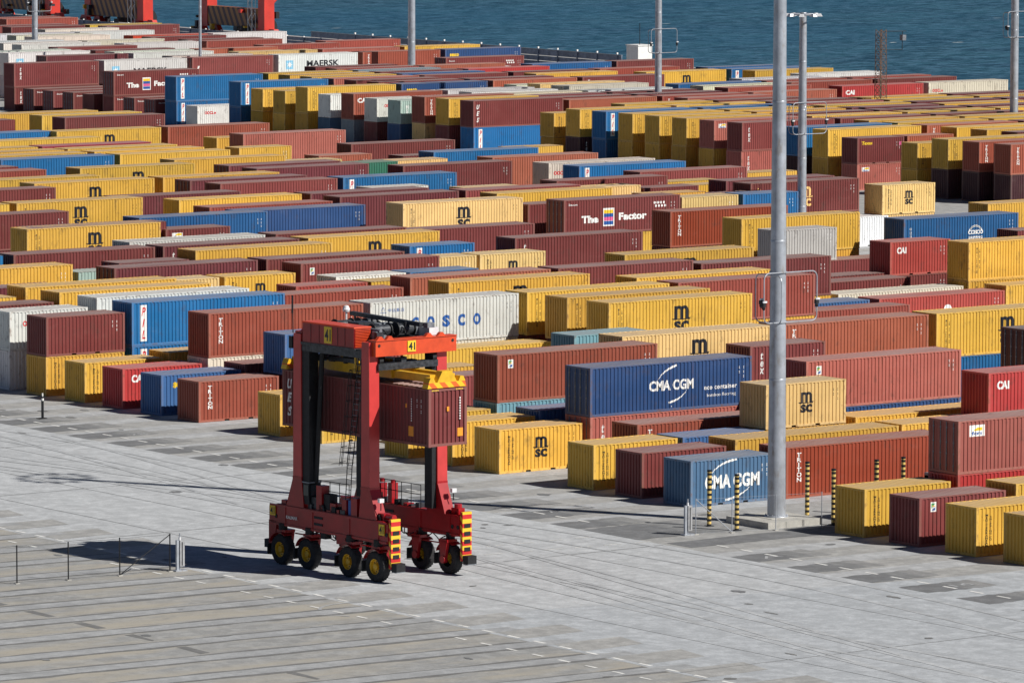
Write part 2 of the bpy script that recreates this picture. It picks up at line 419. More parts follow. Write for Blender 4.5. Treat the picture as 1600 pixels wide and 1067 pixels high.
# water
m, n, l, b = newmat('bay water')
g = n.new('ShaderNodeNewGeometry'); P = g.outputs['Position']
w1 = noise(n, l, mapping(n, l, P, (0.06, 0.11, 0.1), None, (0, 0, R(35))), 1.0, 6, 0.7)
w2 = noise(n, l, mapping(n, l, P, (0.30, 0.42, 1), None, (0, 0, R(30))), 1.0, 5, 0.75)
w0 = noise(n, l, mapping(n, l, P, (0.006, 0.009, 1)), 1.0, 4)
c = mixc(n, l, ramp(n, l, w1, 0.36, 0.64), (.012, .046, .078), (.030, .098, .140))
c = mixc(n, l, ramp(n, l, w2, 0.46, 0.62, 0, 0.85), c, (.070, .155, .235))
c = mixc(n, l, ramp(n, l, w2, 0.46, 0.34, 0, 0.7), c, (.006, .030, .055))
c = mixc(n, l, ramp(n, l, w0, 0.4, 0.6, 0, 0.30), c, (.012, .075, .15))
wc = noise(n, l, mapping(n, l, P, (0.10, 0.30, 1), None, (0, 0, R(35))), 1.0, 2, 0.5)
c = mixc(n, l, ramp(n, l, wc, 0.765, 0.78), c, (.7, .75, .75))
l.new(c, b.inputs['Base Color']); b.inputs['Roughness'].default_value = 0.45; b.inputs['IOR'].default_value = 1.33
b.inputs['Specular IOR Level'].default_value = 0.12
bp = n.new('ShaderNodeBump'); bp.inputs['Strength'].default_value = 0.6; bp.inputs['Distance'].default_value = 2.5
l.new(mth(n, l, 'ADD', w1, mth(n, l, 'MULTIPLY', w2, .35)), bp.inputs['Height']); l.new(bp.outputs[0], b.inputs['Normal'])
mb = MB(); mb.face([(-6000, -9000, -3.2), (22000, -9000, -3.2), (22000, 22000, -3.2), (-6000, 22000, -3.2)], m)
tag(mb.build('water'), kind='structure')

# ------------------------------------------------------------------ shipping containers
PAL = dict(y=(.74, .44, .062), Y=(.80, .55, .22), m=(.205, .040, .038), m2=(.165, .033, .042), m3=(.26, .055, .052), m4=(.075, .022, .030),
           r=(.34, .078, .045), r2=(.36, .072, .050), r3=(.31, .050, .018), o=(.48, .130, .070), o2=(.43, .125, .075), s=(.42, .120, .095),
           R=(.52, .045, .045), R2=(.47, .070, .055), P=(.42, .035, .07), O=(.62, .07, .025), b=(.008, .155, .40), b2=(.01, .12, .33),
           n=(.022, .075, .22), n2=(.085, .19, .34), n3=(.040, .13, .32), w=(.76, .76, .74), w2=(.76, .70, .58), w3=(.55, .54, .50), W=(.86, .86, .86),
           t=(.40, .56, .50), t2=(.18, .38, .46), G=(.035, .19, .12), g=(.27, .34, .38))
PAL = {k_: tuple(v * .93 for v in c_) for k_, c_ in PAL.items()}
CW = 2.438
def corr(a, b, pitch, c0, c1):
    """trapezoid profile between a and b: list of (pos, depth)"""
    n = max(1, round((b - a) / pitch)); p = (b - a) / n; out = []
    for i in range(n):
        s = a + i * p
        out += [(s, c0), (s + .42 * p, c0), (s + .52 * p, c1), (s + .90 * p, c1)]
    out.append((b, c0)); return out
def sheet_wall(prof, z0, z1, fn, m):
    mb = MB()
    for (a, d), (a2, d2) in zip(prof, prof[1:]):
        mb.face([fn(a, d, z0), fn(a2, d2, z0), fn(a2, d2, z1), fn(a, d, z1)], m)
    return mb
CM = {}
def container_meshes(L, H):
    if (L, H) in CM: return CM[(L, H)]
    d = {}
    prof = corr(.16, L - .16, .278, .010, .052); d['prof'] = prof
    d['near'] = sheet_wall(prof, .13, H - .05, lambda a, e, z: (a, e, z), MW).mesh('side_wall')
    d['far'] = sheet_wall(prof, .13, H - .05, lambda a, e, z: (L - a, CW - e, z), MW).mesh('side_wall')
    pe = corr(.16, CW - .16, .25, .012, .068); d['pe'] = pe
    d['end0'] = sheet_wall(pe, .14, H - .10, lambda a, e, z: (e, CW - a, z), MW).mesh('end_wall')
    d['end1'] = sheet_wall(pe, .14, H - .10, lambda a, e, z: (L - e, a, z), MW).mesh('end_wall')
    rp = corr(.10, L - .10, .42, H - .008, H - .028)
    mb = MB()
    for (a, e), (a2, e2) in zip(rp, rp[1:]):
        mb.face([(a, .06, e), (a2, .06, e2), (a2, CW - .06, e2), (a, CW - .06, e)], MR)
    d['roof'] = mb.mesh('roof')
    mb = MB(); p = .155
    for x in (0, L - p):
        for y in (0, CW - p): mb.box(x, x + p, y, y + p, .118, H - .118, MF)
    for y0, y1 in ((0.003, .062), (CW - .062, CW - .003)):
        mb.box(p, L - p, y0, y1, H - .065, H - .003, MF)
    for y0, y1 in ((0.002, .12), (CW - .12, CW - .002)):
        if L < 7:
            for a, b_ in ((p, 1.95), (2.31, L - 2.31), (L - 1.95, L - p)): mb.box(a, b_, y0, y1, .012, .150, MF)
            for a in (1.95, L - 2.31): mb.box(a, a + .36, y0 + .006, y1 - .006, .118, .146, MF)
        else: mb.box(p, L - p, y0, y1, .012, .150, MF)
    for x0, x1 in ((.003, .11), (L - .11, L - .003)):
        mb.box(x0, x1, p, CW - p, H - .118, H - .012, MF); mb.box(x0, x1, p, CW - p, .012, .150, MF)
    mb.box(.05, L - .05, .12, CW - .12, .13, .15, MF)                # floor pan
    for x in (-.003, L - .177):
        for y in (-.003, CW - .159):
            for z in (0, H - .118): mb.box(x, x + .18, y, y + .162, z, z + .118, MF)
    d['frame'] = mb.mesh('corner_frame')
    mb = MB(); w = (CW - .31) / 2
    mb.box(.025, .075, 0, w - .01, 0, H - .27, MW)
    for j in range(4): mb.box(.012, .025, .07 + j * (w - .1) / 4, .07 + (j + .62) * (w - .1) / 4, .10, H - .37, MW)
    d['door'] = mb.mesh('door')
    mb = MB(); mb.tube((-.012, 0, 0), (-.012, 0, H - .25), .028, M_GREY, 6)
    for z in (.25, .9, 1.5, H - .6): mb.box(-.028, .02, -.05, .05, z, z + .09, M_GREY)
    d['bar'] = mb.mesh('locking_bar')
    CM[(L, H)] = d; return d

MK = {}
def marks(kind, L, H):
    """list of (name, mesh) of painted lettering, laid into the corrugation of the near side"""
    if (kind, L, H) in MK: return MK[(kind, L, H)]
    prof = container_meshes(L, H)['prof']; xs = [a for a, _ in prof]
    import bisect
    def depth(x):
        i = min(max(bisect.bisect_right(xs, x) - 1, 0), len(prof) - 2); (a, d), (a2, d2) = prof[i], prof[i + 1]
        return d + (d2 - d) * (x - a) / max(1e-6, a2 - a)
    out = []
    def put(name, verts, faces, x, z, col, lift=.004, rot=0):
        bm = bmesh.new()
        vv = [bm.verts.new((x + px, 0, z + pz)) for px, pz in verts]
        for f in faces:
            try: bm.faces.new([vv[i] for i in f])
            except ValueError: pass
        lo = min(v.co.x for v in bm.verts); hi = max(v.co.x for v in bm.verts)
        for a in xs:
            if lo < a < hi:
                bmesh.ops.bisect_plane(bm, geom=bm.verts[:] + bm.edges[:] + bm.faces[:], plane_co=(a, 0, 0), plane_no=(1, 0, 0), dist=1e-5)
        for v in bm.verts: v.co.y = depth(v.co.x) - lift
        bm.normal_update()
        me = bpy.data.meshes.new(name); bm.to_mesh(me); bm.free(); me.materials.append(LET[col]); out.append((name, me))
    def text(s, w, h, x, z, col, **k):
        v, f = conform_text(s, w, h, **k); put('lettering', v, f, x, z, col, lift=.006)
    def poly(pts, x, z, col, name='emblem', lift=.004): put(name, pts, [tuple(range(len(pts)))], x, z, col, lift)
    def rectp(w, h, x, z, col, name='label_plate', lift=.004): poly([(-w / 2, -h / 2), (w / 2, -h / 2), (w / 2, h / 2), (-w / 2, h / 2)], x, z, col, name, lift)
    def disc(r, x, z, col, lift=.004, n=20): poly([(r * math.cos(t * 2 * math.pi / n), r * math.sin(t * 2 * math.pi / n)) for t in range(n)], x, z, col, 'emblem', lift)
    def arc(r, a0, a1, w0, w1, x, z, col, sx=1.0, sz=1.0, n=18):
        o = []; i_ = []
        for t in range(n + 1):
            a = R(a0 + (a1 - a0) * t / n); w = w0 + (w1 - w0) * t / n
            o.append(((r + w) * math.cos(a) * sx, (r + w) * math.sin(a) * sz)); i_.append(((r - w) * math.cos(a) * sx, (r - w) * math.sin(a) * sz))
        V = o + i_; put('emblem', V, [(t, t + 1, n + 2 + t, n + 1 + t) for t in range(n)], x, z, col)
    def swoosh(pts, w0, w1, x, z, col, sc_):
        P_ = []
        for t in range(19):
            u = t / 18; b_ = [(1 - u) ** 3, 3 * u * (1 - u) ** 2, 3 * u * u * (1 - u), u ** 3]
            P_.append(Vector((sum(b_[i] * pts[i][0] for i in range(4)), sum(b_[i] * pts[i][1] for i in range(4)))) * sc_)
        V_ = []
        for side in (1, -1):
            for t in range(19):
                d_ = (P_[min(t + 1, 18)] - P_[max(t - 1, 0)]).normalized(); w = (w0 + (w1 - w0) * (t / 18)) * .5 * (1 if t < 17 else .8)
                V_.append((P_[t].x - d_.y * w * side, P_[t].y + d_.x * w * side))
        put('emblem', V_, [(t, t + 1, 20 + t, 19 + t) for t in range(18)], x, z, col)
    long = L > 7
    k = kind
    if k in ('ms', 'msc', 'm', 'mscp'):
        col = 'tan' if k == 'mscp' else 'black'; xo = .85 if long else .74
        text('MEDITERRANEAN', .15, H * .66, xo, H * .52, col, vertical=True, bold=.02)
        text('SHIPPING CO', .13, H * .50, xo + .27, H * .56, col, vertical=True, bold=.02)
        if k != 'ms':
            s = 1.42 if long else 1.0; xc = L * .505
            zt = H - (.50 if long else .58)
            hm = .62 * s; w = 1.0 * s; lw = .20 * w
            # m: three stems and two arches
            V = []; Fc = []
            def q(x0, x1, z0, z1):
                i = len(V); V.extend([(x0, z0), (x1, z0), (x1, z1), (x0, z1)]); Fc.append((i, i + 1, i + 2, i + 3))
            def ar(cx, ro, ri, zc):
                n = 10; i = len(V)
                for t in range(n + 1):
                    a = math.pi * t / n; V.append((cx + ro * math.cos(a), zc + ro * .8 * math.sin(a))); V.append((cx + ri * math.cos(a), zc + ri * .9 * math.sin(a)))
                for t in range(n): Fc.append((i + 2 * t, i + 2 * t + 2, i + 2 * t + 3, i + 2 * t + 1))
            ww = w * .84; st = ww * .23; g = (ww - 3 * st) / 2; ro = st + g / 2; zc = hm - ro * .8
            x0 = -ww / 2
            for j in range(3): q(x0 + j * (st + g), x0 + j * (st + g) + st, 0, zc if j else hm * .98)
            ar(x0 + ro, ro, g / 2, zc); ar(x0 + st + g + ro, ro, g / 2, zc)
            q(-w * .56, -w * .30, -.02, .035); q(w * .30, w * .56, .01, .06)
            q(-w * .50, w * .50, -.045 * s, .0)
            put('emblem', V, Fc, xc, zt - hm, col, .006)
            text('sc', w * .88, hm * .80, xc, zt - hm * 1.55, col, bold=.035)
    elif k == 'cma':
        text('CMA CGM', 3.9, .78, L * .49, H * .50, 'white', bold=.045)
        swoosh([(-1.45, .62), (-1.05, 1.05), (-.4, 1.30), (.45, 1.38)], .03, .16, L * .47, H * .50 - .12, 'white', .95)
        swoosh([(1.45, -.62), (1.0, -.98), (.4, -1.18), (-.35, -1.28)], .03, .15, L * .47, H * .50 + .16, 'white', .95)
    elif k == 'cmabig':
        text('CMA CGM', 3.35, .62, L * .50, H * .53, 'white', bold=.035)
        swoosh([(-1.12, .38), (-.85, .78), (-.35, 1.08), (.42, 1.26)], .02, .15, L * .50, H * .53, 'white', .92)
        swoosh([(1.12, -.38), (.82, -.80), (.35, -1.0), (-.35, -1.14)], .02, .14, L * .51, H * .53, 'white', .92)
        disc(.04, L * .50, H * .09, 'white')
        text('eco container', 2.5, .27, L * .805, H * .42, 'white', bold=.02); text('bamboo flooring', 2.2, .25, L * .81, H * .25, 'white')
    elif k == 'tri':
        text('TRITON', .34, H * .57, .95 if long else .86, H * .60, 'white', vertical=True, bold=.035, gap=.06)
    elif k == 'tex':
        text('tex', .30, H * .52, .95, H * .58, 'white', vertical=True, bold=.03, shear=.2)
    elif k == 'ues':
        text('UES', .40, H * .66, .62, H * .52, 'white', vertical=True, bold=.04, shear=.3, gap=.3)
    elif k == 'cai':
        text('CAI', .95 if not long else 1.3, .5 if not long else .55, L * (.19 if not long else .10), H * .74, 'white', bold=.05)
    elif k == 'pil':
        rectp(.52, H * .83, .93, H * .52, 'white'); text('PIL', .34, H * .72, .93, H * .52, 'red', vertical=True, bold=.03, shear=.3, gap=.28)
    elif k == 'cosco':
        for i, ch in enumerate('COSCO'): text(ch, .62, .80, L * (.30 + .104 * i), H * .47, 'blue', bold=.06)
        text('中远集运', 1.3, .24, 2.1, H * .80, 'blue'); arc(.2, 0, 180, .02, .02, 1.05, H * .78, 'blue', .6, 1.2); rectp(.5, .03, 1.05, H * .75, 'blue')
    elif k == 'coss':
        for a0 in (200, 20): arc(.75, a0, a0 + 140, .05, .05, L * .625, H * .45, 'white', 1.0, 1.0)
        arc(.42, 30, 150, .035, .035, L * .625, H * .52, 'white', 1.5, 1.2); arc(.42, 210, 330, .035, .035, L * .625, H * .38, 'white', 1.5, 1.2)
        text('COSCO', 1.62, .34, L * .625, H * .53, 'white', bold=.05); text('SHIPPING', 1.5, .22, L * .625, H * .38, 'white', bold=.03)
        text('中远海', .2, .9, .75, H * .6, 'white', vertical=True)
    elif k == 'oocl':
        text('OOCL', 1.25, .36, L * (.27 if not long else .10), H * .68, 'red', bold=.05); disc(.13, L * (.27 if not long else .10) + .82, H * .66, 'red')
    elif k == 'seaco':
        text('seaco', 1.45, .38, L * (.27 if not long else .12), H * .74, 'yellow', bold=.05)
    elif k in ('mae', 'maes'):
        zz = H * .58 if k == 'maes' else H * .50
        text('MAERSK', 5.0, .80, L * .56, zz, 'black', bold=.03)
        if k == 'maes': text('SEALAND', 4.9, .62, L * .56, H * .20, 'black', bold=.03)
        rectp(1.1, 1.1, L * .14, H * .55, 'skyblue', 'emblem'); star = [(.45 * (1 if i % 2 == 0 else .45) * math.cos(math.pi * i / 7), .45 * (1 if i % 2 == 0 else .45) * math.sin(math.pi * i / 7)) for i in range(14)]
        poly(star, L * .14, H * .55, 'white', 'emblem', .009)
    elif k == 'ham':
        text('MAERSK', 4.4, .62, L * .72, H * .50, 'black', bold=.03)
    elif k == 'dal':
        text('DAL', .9, .4, 1.3, H * .7, 'white', bold=.04)
    elif k in ('zim',):
        text('The', 1.75, .62, L * .222, H * .42, 'white', bold=.05); text('Factor', 2.95, .62, L * .590, H * .46, 'white', bold=.05)
        rectp(1.15, 1.5, L * .382, H * .46, 'white', 'emblem')
        for i, (c_, dz) in enumerate((('yellow', .45), ('blue', .15), ('pink', -.15), ('blue', -.48))): rectp(.95, .30, L * .382, H * .46 + dz, c_, 'emblem', .009)
        text('2', .7, 1.1, L * .385, H * .47, 'white', bold=.05)
        text('Zim.com', .95, .17, .95, H * .86, 'white', bold=.02)
        for i in range(4):
            for j in range(2 if i else 2): disc(.11, L * .78 + i * .32 + j * .12, H * .80 - j * .27, 'white')
        text('ZIM', .9, .42, L * .79, H * .50, 'white', bold=.04)
    elif k == 'tx':
        text('Texas', 1.35, .34, 1.25, H * .80, 'yellow', bold=.04, shear=.15); rectp(.28, .34, L * .92, H * .74, 'pink')
    elif k in ('sq', 'flo', 'flod'):
        x = {'sq': 1.0, 'flo': 1.1, 'flod': 1.35}[k]; w, h = {'sq': (.42, .52), 'flo': (.95, .42), 'flod': (1.1, .62)}[k]
        rectp(w, h, x, H * .80, 'white')
        if k == 'sq': poly([(-.13, -.18), (.14, -.18), (.14, .02)], x, H * .80, 'blue', 'emblem', .009); poly([(-.13, -.1), (.0, .1), (.14, .19), (-.13, .19)], x, H * .80, 'green', 'emblem', .009); rectp(.18, .05, x, H * .82, 'yellow', 'emblem', .012)
        else: poly([(-.25, .0), (.40, .0), (.40, .17), (.0, .17)], x, H * .80, 'yellow', 'emblem', .009); text('flors', w * .7, .2, x, H * .755, 'blue', bold=.03)
    elif k == 'circ':
        disc(.42, L * .545, H * .55, 'white'); poly([(-.1, -.2), (.18, -.2), (.0, .25)], L * .545, H * .55, 'blue', 'emblem', .009)
    elif k == 'sl':
        poly([(-.2, -.25), (.05, -.25), (.2, .25), (-.02, .25)], .9, H * .55, 'white')
    elif k == 'hs':
        text('HS', .3, .9, .9, H * .62, 'white', vertical=True, bold=.04)
    if k and k not in ('zimd',) or not k:                            # data panel near the right hand end: bars and a height triangle
        dc = 'black' if k in ('ms', 'msc', 'm', 'w', 'cosco', 'oocl', 'mae', 'maes') else 'white'
        if not (k in ('ms',) and not long):
            for dx, hh in ((.62, .62), (.95, .40)):
                for z_ in range(int(hh / .07)): rectp(.055, .045, L - dx, H * .80 - z_ * .09, dc, 'data_panel') if z_ % 3 != 2 else None
    MK[(kind, L, H)] = out
    # fold the small marks of one colour into one mesh so that a container carries few pieces
    bycol = {}
    for nm, me in out: bycol.setdefault((nm, me.materials[0].name), []).append(me)
    res = []
    for (nm, mt), ms in bycol.items():
        if len(ms) == 1: res.append((nm, ms[0])); continue
        V = []; Fc = []
        for me in ms:
            i = len(V); V += [tuple(v.co) for v in me.vertices]; Fc += [tuple(a + i for a in p.vertices) for p in me.polygons]
        nme = bpy.data.meshes.new(nm); nme.from_pydata(V, [], Fc); nme.materials.append(ms[0].materials[0]); res.append((nm, nme))
        for me in ms: bpy.data.meshes.remove(me)
    MK[(kind, L, H)] = res
    return res

def place_container(x, y, z, L, H, col, mk, label, group, door=False):
    t = thing('shipping_container', label, 'container', (x, y, z), 0, group)
    d = container_meshes(L, H)
    rr = random.Random(int(x * 131 + y * 977 + z * 31)); j = 1 + rr.uniform(-.20, .10)
    base = PAL[col]; c = tuple(min(.9, v * j * (1 + rr.uniform(-.03, .03))) for v in base) + (1,)
    parts = [('side_wall', d['near'], None), ('side_wall', d['far'], None), ('end_wall', d['end1'], None), ('roof', d['roof'], None), ('corner_frame', d['frame'], None)]
    if not door: parts.append(('end_wall', d['end0'], None))
    for nm, me, _ in parts:
        o = link(nm, me, t); o.color = c
        if nm == 'corner_frame' and mk == 'cma': pass
    if door:
        w = (CW - .31) / 2
        for i in range(2):
            o = link('door', d['door'], t, (0, .155 + i * (w + .01), .15)); o.color = c
            for yy in (.22, .80): link('locking_bar', d['bar'], o, (0, yy, 0))
    for nm, me in marks(mk, L, H): link(nm, me, t)
    return t

CONT = [
(0.03, -32.93, 0, 20, 0, 'y', 'ms', 'short yellow container with small vertical black lettering, left of a bright red one', 'containers stacked in the yard', 0),
(0.03, -37.38, 0, 20, 0, 'm', 'sq', 'short maroon container with small square label', 'containers stacked in the yard', 0),
(0.03, -41.9, 0, 20, 0, 'y', 'ms', 'short yellow container with small vertical black lettering, in front of a maroon one', 'containers stacked in the yard', 0),
(0.08, -17.98, 0, 20, 0, 'n2', 'cma', 'short faded blue container with white letters and swoosh', 'containers stacked in the yard', 0),
(0.13, -0.02, 0, 20, 0, 'y', 'msc', 'short yellow container with big black m and sc', 'containers stacked in the yard', 0),
(-0.02, 31.5, 0, 20, 0, 'r', 'tri', 'short brick brown container with white vertical lettering', 'containers stacked in the yard', 0),
(-0.02, 49.59, 2.595, 20, 0, 'm', '', 'short maroon container, on a yellow one', 'containers stacked in the yard', 0),
(-0.05, 49.61, 0, 20, 0, 'y', 'ms', 'short yellow container with small vertical black lettering, under a maroon one', 'containers stacked in the yard', 0),
(0.03, 45.0, 0, 20, 0, 'y', 'ms', 'short yellow container with small vertical black lettering, behind a bright red one', 'containers stacked in the yard', 0),
(0.08, 40.51, 0, 20, 0, 'R', 'cai', 'short bright red container with three bold white letters, at ground level', 'containers stacked in the yard', 0),
(0.08, 35.96, 0, 20, 0, 'n3', 'seaco', 'short steel blue container with yellow letters', 'containers stacked in the yard', 0),
(0.03, 22.5, 0, 20, 0, 'y', 'ms', 'short yellow container with small vertical black lettering, left of a dusty maroon one', 'containers stacked in the yard', 0),
(0.13, -9.05, 0, 20, 0, 'y', 'ms', 'short yellow container with small vertical black lettering, in front of a brick brown one', 'containers stacked in the yard', 0),
(0.13, -13.51, 0, 20, 0, 'm', '', 'short maroon container, at ground level', 'containers stacked in the yard', 0),
(6.64, -0.19, 2.9, 40, 1, 'n', 'cmabig', 'long navy container with white letters, swoosh and two small text lines', 'containers stacked in the yard', 1),
(6.66, -0.19, 0, 40, 1, 's', 'tex', 'long salmon pink container with slanted white vertical letters, under a navy one', 'containers stacked in the yard', 1),
(6.59, 8.92, 2.9, 40, 1, 'r', 'sq', 'long brick brown container with small square label', 'containers stacked in the yard', 0),
(6.57, 8.94, 0, 40, 1, 't2', '', 'long teal container, under a brick brown one', 'containers stacked in the yard', 0),
(32.05, 104.37, 2.9, 40, 1, 'y', 'msc', 'long yellow container with big black m and sc, in front of a maroon one', 'containers stacked in the yard', 0),
(44.77, 104.46, 2.595, 20, 0, 'm', 'flo', 'short maroon container with white and yellow label', 'containers stacked in the yard', 0),
(32.15, 89.91, 2.9, 40, 1, 'w', '', 'long white container, behind a dark plum one', 'containers stacked in the yard', 0),
(32.2, 85.4, 2.9, 40, 1, 'm2', 'tex', 'long dark plum container with slanted white vertical letters', 'containers stacked in the yard', 0),
(32.15, 80.94, 2.9, 40, 1, 'y', '', 'long yellow container, right of a dark plum one', 'containers stacked in the yard', 0),
(45.12, 85.24, 2.9, 40, 1, 'y', 'm', 'long yellow container with big black m, behind a bright blue one', 'containers stacked in the yard', 0),
(19.32, 85.42, 2.9, 40, 1, 'm', '', 'long maroon container, behind a dark plum one', 'containers stacked in the yard', 0),
(25.58, 81.03, 2.595, 20, 0, 'm2', '', 'short dark plum container', 'containers stacked in the yard', 1),
(19.37, 71.88, 2.9, 40, 1, 'm2', 'sl', 'long dark plum container with white slanted stripe', 'containers stacked in the yard', 1),
(6.54, 76.39, 2.9, 40, 1, 'y', '', 'long yellow container, left of a pale mint one', 'containers stacked in the yard', 0),
(6.54, 62.88, 2.9, 40, 1, 'y', '', 'long yellow container, behind a yellow one, in the middle far left', 'containers stacked in the yard', 0),
(6.49, 58.45, 2.9, 40, 1, 'y', '', 'long yellow container, behind a white one', 'containers stacked in the yard', 0),
(19.27, 67.49, 2.595, 20, 0, 'Y', '', 'short pale yellow container, in front of a dark plum one', 'containers stacked in the yard', 0),
(25.73, 67.41, 2.595, 20, 0, 'y', 'm', 'short yellow container with big black m', 'containers stacked in the yard', 0),
(6.54, 53.83, 2.9, 40, 1, 'w', '', 'long white container, behind a bright blue one', 'containers stacked in the yard', 0),
(-0.07, 54.09, 2.595, 20, 0, 'w', 'oocl', 'short white container with small red letters, on a white one', 'containers stacked in the yard', 0),
(-0.08, 54.13, 0, 20, 0, 'w', '', 'short white container, under a white one', 'containers stacked in the yard', 0),
(6.49, 49.43, 2.9, 40, 1, 'b', 'pil', 'long bright blue container with red letters on white panel, in front of a white one', 'containers stacked in the yard', 0),
(6.48, 49.39, 0, 40, 1, 'b', 'pil', 'long bright blue container with red letters on white panel, in the lower far left', 'containers stacked in the yard', 0),
(6.59, 40.39, 2.9, 40, 1, 'r', 'tri', 'long brick brown container with white vertical lettering, on a cream one', 'containers stacked in the yard', 0),
(6.55, 40.41, 0, 40, 1, 'w2', '', 'long cream container, under a brick brown one', 'containers stacked in the yard', 0),
(32.25, 71.8, 2.9, 40, 1, 'm', '', 'long maroon container, right of a dark plum one', 'containers stacked in the yard', 0),
(32.2, 67.33, 2.9, 40, 1, 'm', 'sq', 'long maroon container with small square label', 'containers stacked in the yard', 0),
(44.97, 71.86, 2.595, 20, 0, 'Y', '', 'short pale yellow container, left of a pale yellow one', 'containers stacked in the yard', 0),
(51.39, 71.9, 2.595, 20, 0, 'Y', 'm', 'short pale yellow container with big black m', 'containers stacked in the yard', 0),
(51.39, 80.89, 2.595, 20, 0, 'b', 'pil', 'short bright blue container with red letters on white panel', 'containers stacked in the yard', 0),
(32.2, 62.92, 2.595, 20, 0, 'w', '', 'short white container, in front of a maroon one', 'containers stacked in the yard', 0),
(38.61, 62.92, 2.595, 20, 0, 'b', '', 'short bright blue container, right of a white one', 'containers stacked in the yard', 0),
(32.2, 53.88, 2.9, 40, 1, 'o2', '', 'long tan orange container, behind a yellow one', 'containers stacked in the yard', 0),
(25.73, 58.46, 2.595, 20, 0, 'R2', '', 'short faded red container', 'containers stacked in the yard', 0),
(19.42, 53.86, 2.595, 40, 0, 'r2', '', 'long rusty brown container, in front of a faded red one', 'containers stacked in the yard', 0),
(32.25, 49.39, 2.9, 40, 1, 'y', 'm', 'long yellow container with big black m, in front of a tan orange one', 'containers stacked in the yard', 0),
(19.37, 40.41, 2.9, 40, 1, 'w', 'cosco', 'long white container with five large blue letters', 'containers stacked in the yard', 0),
(45.07, 53.88, 2.9, 40, 1, 'm3', '', 'long dusty maroon container, right of a tan orange one', 'containers stacked in the yard', 0),
(57.9, 62.79, 2.595, 40, 1, 'y', 'm', 'long yellow container with big black m, in the middle right', 'containers stacked in the yard', 0),
(57.9, 53.77, 2.595, 40, 1, 'm', 'tex', 'long maroon container with slanted white vertical letters, right of a dusty maroon one', 'containers stacked in the yard', 0),
(32.25, 40.37, 2.9, 40, 1, 'y', 'ms', 'long yellow container with small vertical black lettering, right of a white one', 'containers stacked in the yard', 0),
(32.25, 35.9, 2.9, 40, 1, 'y', 'ms', 'long yellow container with small vertical black lettering, second from left in the middle centre', 'containers stacked in the yard', 0),
(32.25, 31.35, 2.9, 40, 1, 'y', 'msc', 'long yellow container with big black m and sc, in front of a yellow one', 'containers stacked in the yard', 0),
(45.12, 40.24, 2.9, 40, 1, 'r2', '', 'long rusty brown container, on a yellow one', 'containers stacked in the yard', 0),
(19.47, 13.34, 2.9, 40, 1, 'Y', 'msc', 'long pale yellow container with big black m and sc, behind a maroon one', 'containers stacked in the yard', 0),
(19.07, 36.27, 0, 40, 1, 'y', '', 'long yellow container, in front of a cream one', 'containers stacked in the yard', 0),
(25.93, 8.7, 2.595, 20, 0, 'm', 'tex', 'short maroon container with slanted white vertical letters', 'containers stacked in the yard', 0),
(32.3, 13.29, 2.9, 40, 1, 'o', 'tri', 'long orange brown container with white vertical lettering, right of a pale yellow one', 'containers stacked in the yard', 0),
(57.9, 44.85, 0, 40, 0, 'r2', '', 'long rusty brown container, at ground level', 'containers stacked in the yard', 0),
(70.78, 53.72, 0, 40, 0, 'w2', '', 'long cream container, at ground level', 'containers stacked in the yard', 0),
(70.88, 49.2, 0, 40, 0, 'R2', 'circ', 'long faded red container with white round emblem', 'containers stacked in the yard', 0),
(45.17, 13.28, 2.9, 40, 1, 'y', 'msc', 'long yellow container with big black m and sc, on a bright blue one', 'containers stacked in the yard', 0),
(45.16, 13.25, 0, 40, 1, 'b', '', 'long bright blue container, under a yellow one', 'containers stacked in the yard', 0),
(19.42, -4.6, 2.9, 40, 1, 's', 'sq', 'long salmon pink container with small square label', 'containers stacked in the yard', 0),
(19.41, -4.58, 0, 40, 1, 'n', '', 'long navy container, under a salmon pink one', 'containers stacked in the yard', 0),
(25.83, -13.65, 2.595, 20, 1, 'R', 'cai', 'short bright red container with three bold white letters, on a yellow one', 'containers stacked in the yard', 0),
(83.56, 53.83, 2.9, 40, 1, 'y', 'ms', 'long yellow container with small vertical black lettering, second from left in the middle far right', 'containers stacked in the yard', 0),
(83.55, 53.8, 0, 40, 1, 'y', 'ms', 'long yellow container with small vertical black lettering, under a yellow one', 'containers stacked in the yard', 0),
(83.56, 62.86, 2.595, 20, 0, 'R2', 'cai', 'short faded red container with three bold white letters', 'containers stacked in the yard', 0),
(83.56, 62.84, 0, 20, 0, 'm', '', 'short maroon container, under a faded red one', 'containers stacked in the yard', 0),
(108.31, 110.29, 2.9, 40, 1, 'm', 'mscp', 'long maroon container with big pale yellow m', 'containers stacked in the yard', 0),
(83.51, 80.84, 2.9, 40, 1, 'y', 'ms', 'long yellow container with small vertical black lettering, behind a dirty grey one', 'containers stacked in the yard', 0),
(83.51, 76.39, 2.595, 20, 0, 'w3', '', 'short dirty grey container', 'containers stacked in the yard', 0),
(121.89, 108.8, 2.595, 20, 0, 'Y', 'msc', 'short pale yellow container with big black m and sc, on a pale yellow one', 'containers stacked in the yard', 0),
(96.43, 76.27, 2.595, 40, 1, 'b2', 'coss', 'long mid blue container with white globe emblem', 'containers stacked in the yard', 0),
(109.91, 81.45, 2.9, 40, 1, 'y', '', 'long yellow container without big letters, leftmost in the middle far right', 'containers stacked in the yard', 0),
(83.56, 104.15, 2.9, 40, 1, 'm', 'zim', 'long maroon container with white slogan and rainbow square, on a yellow one', 'containers stacked in the yard', 1),
(83.46, 89.86, 2.9, 40, 1, 'r3', 'tri', 'long rust red container with white vertical lettering, on a maroon one', 'containers stacked in the yard', 0),
(83.36, 108.83, 2.595, 40, 0, 'm', '', 'long maroon container, right of a pale yellow one', 'containers stacked in the yard', 0),
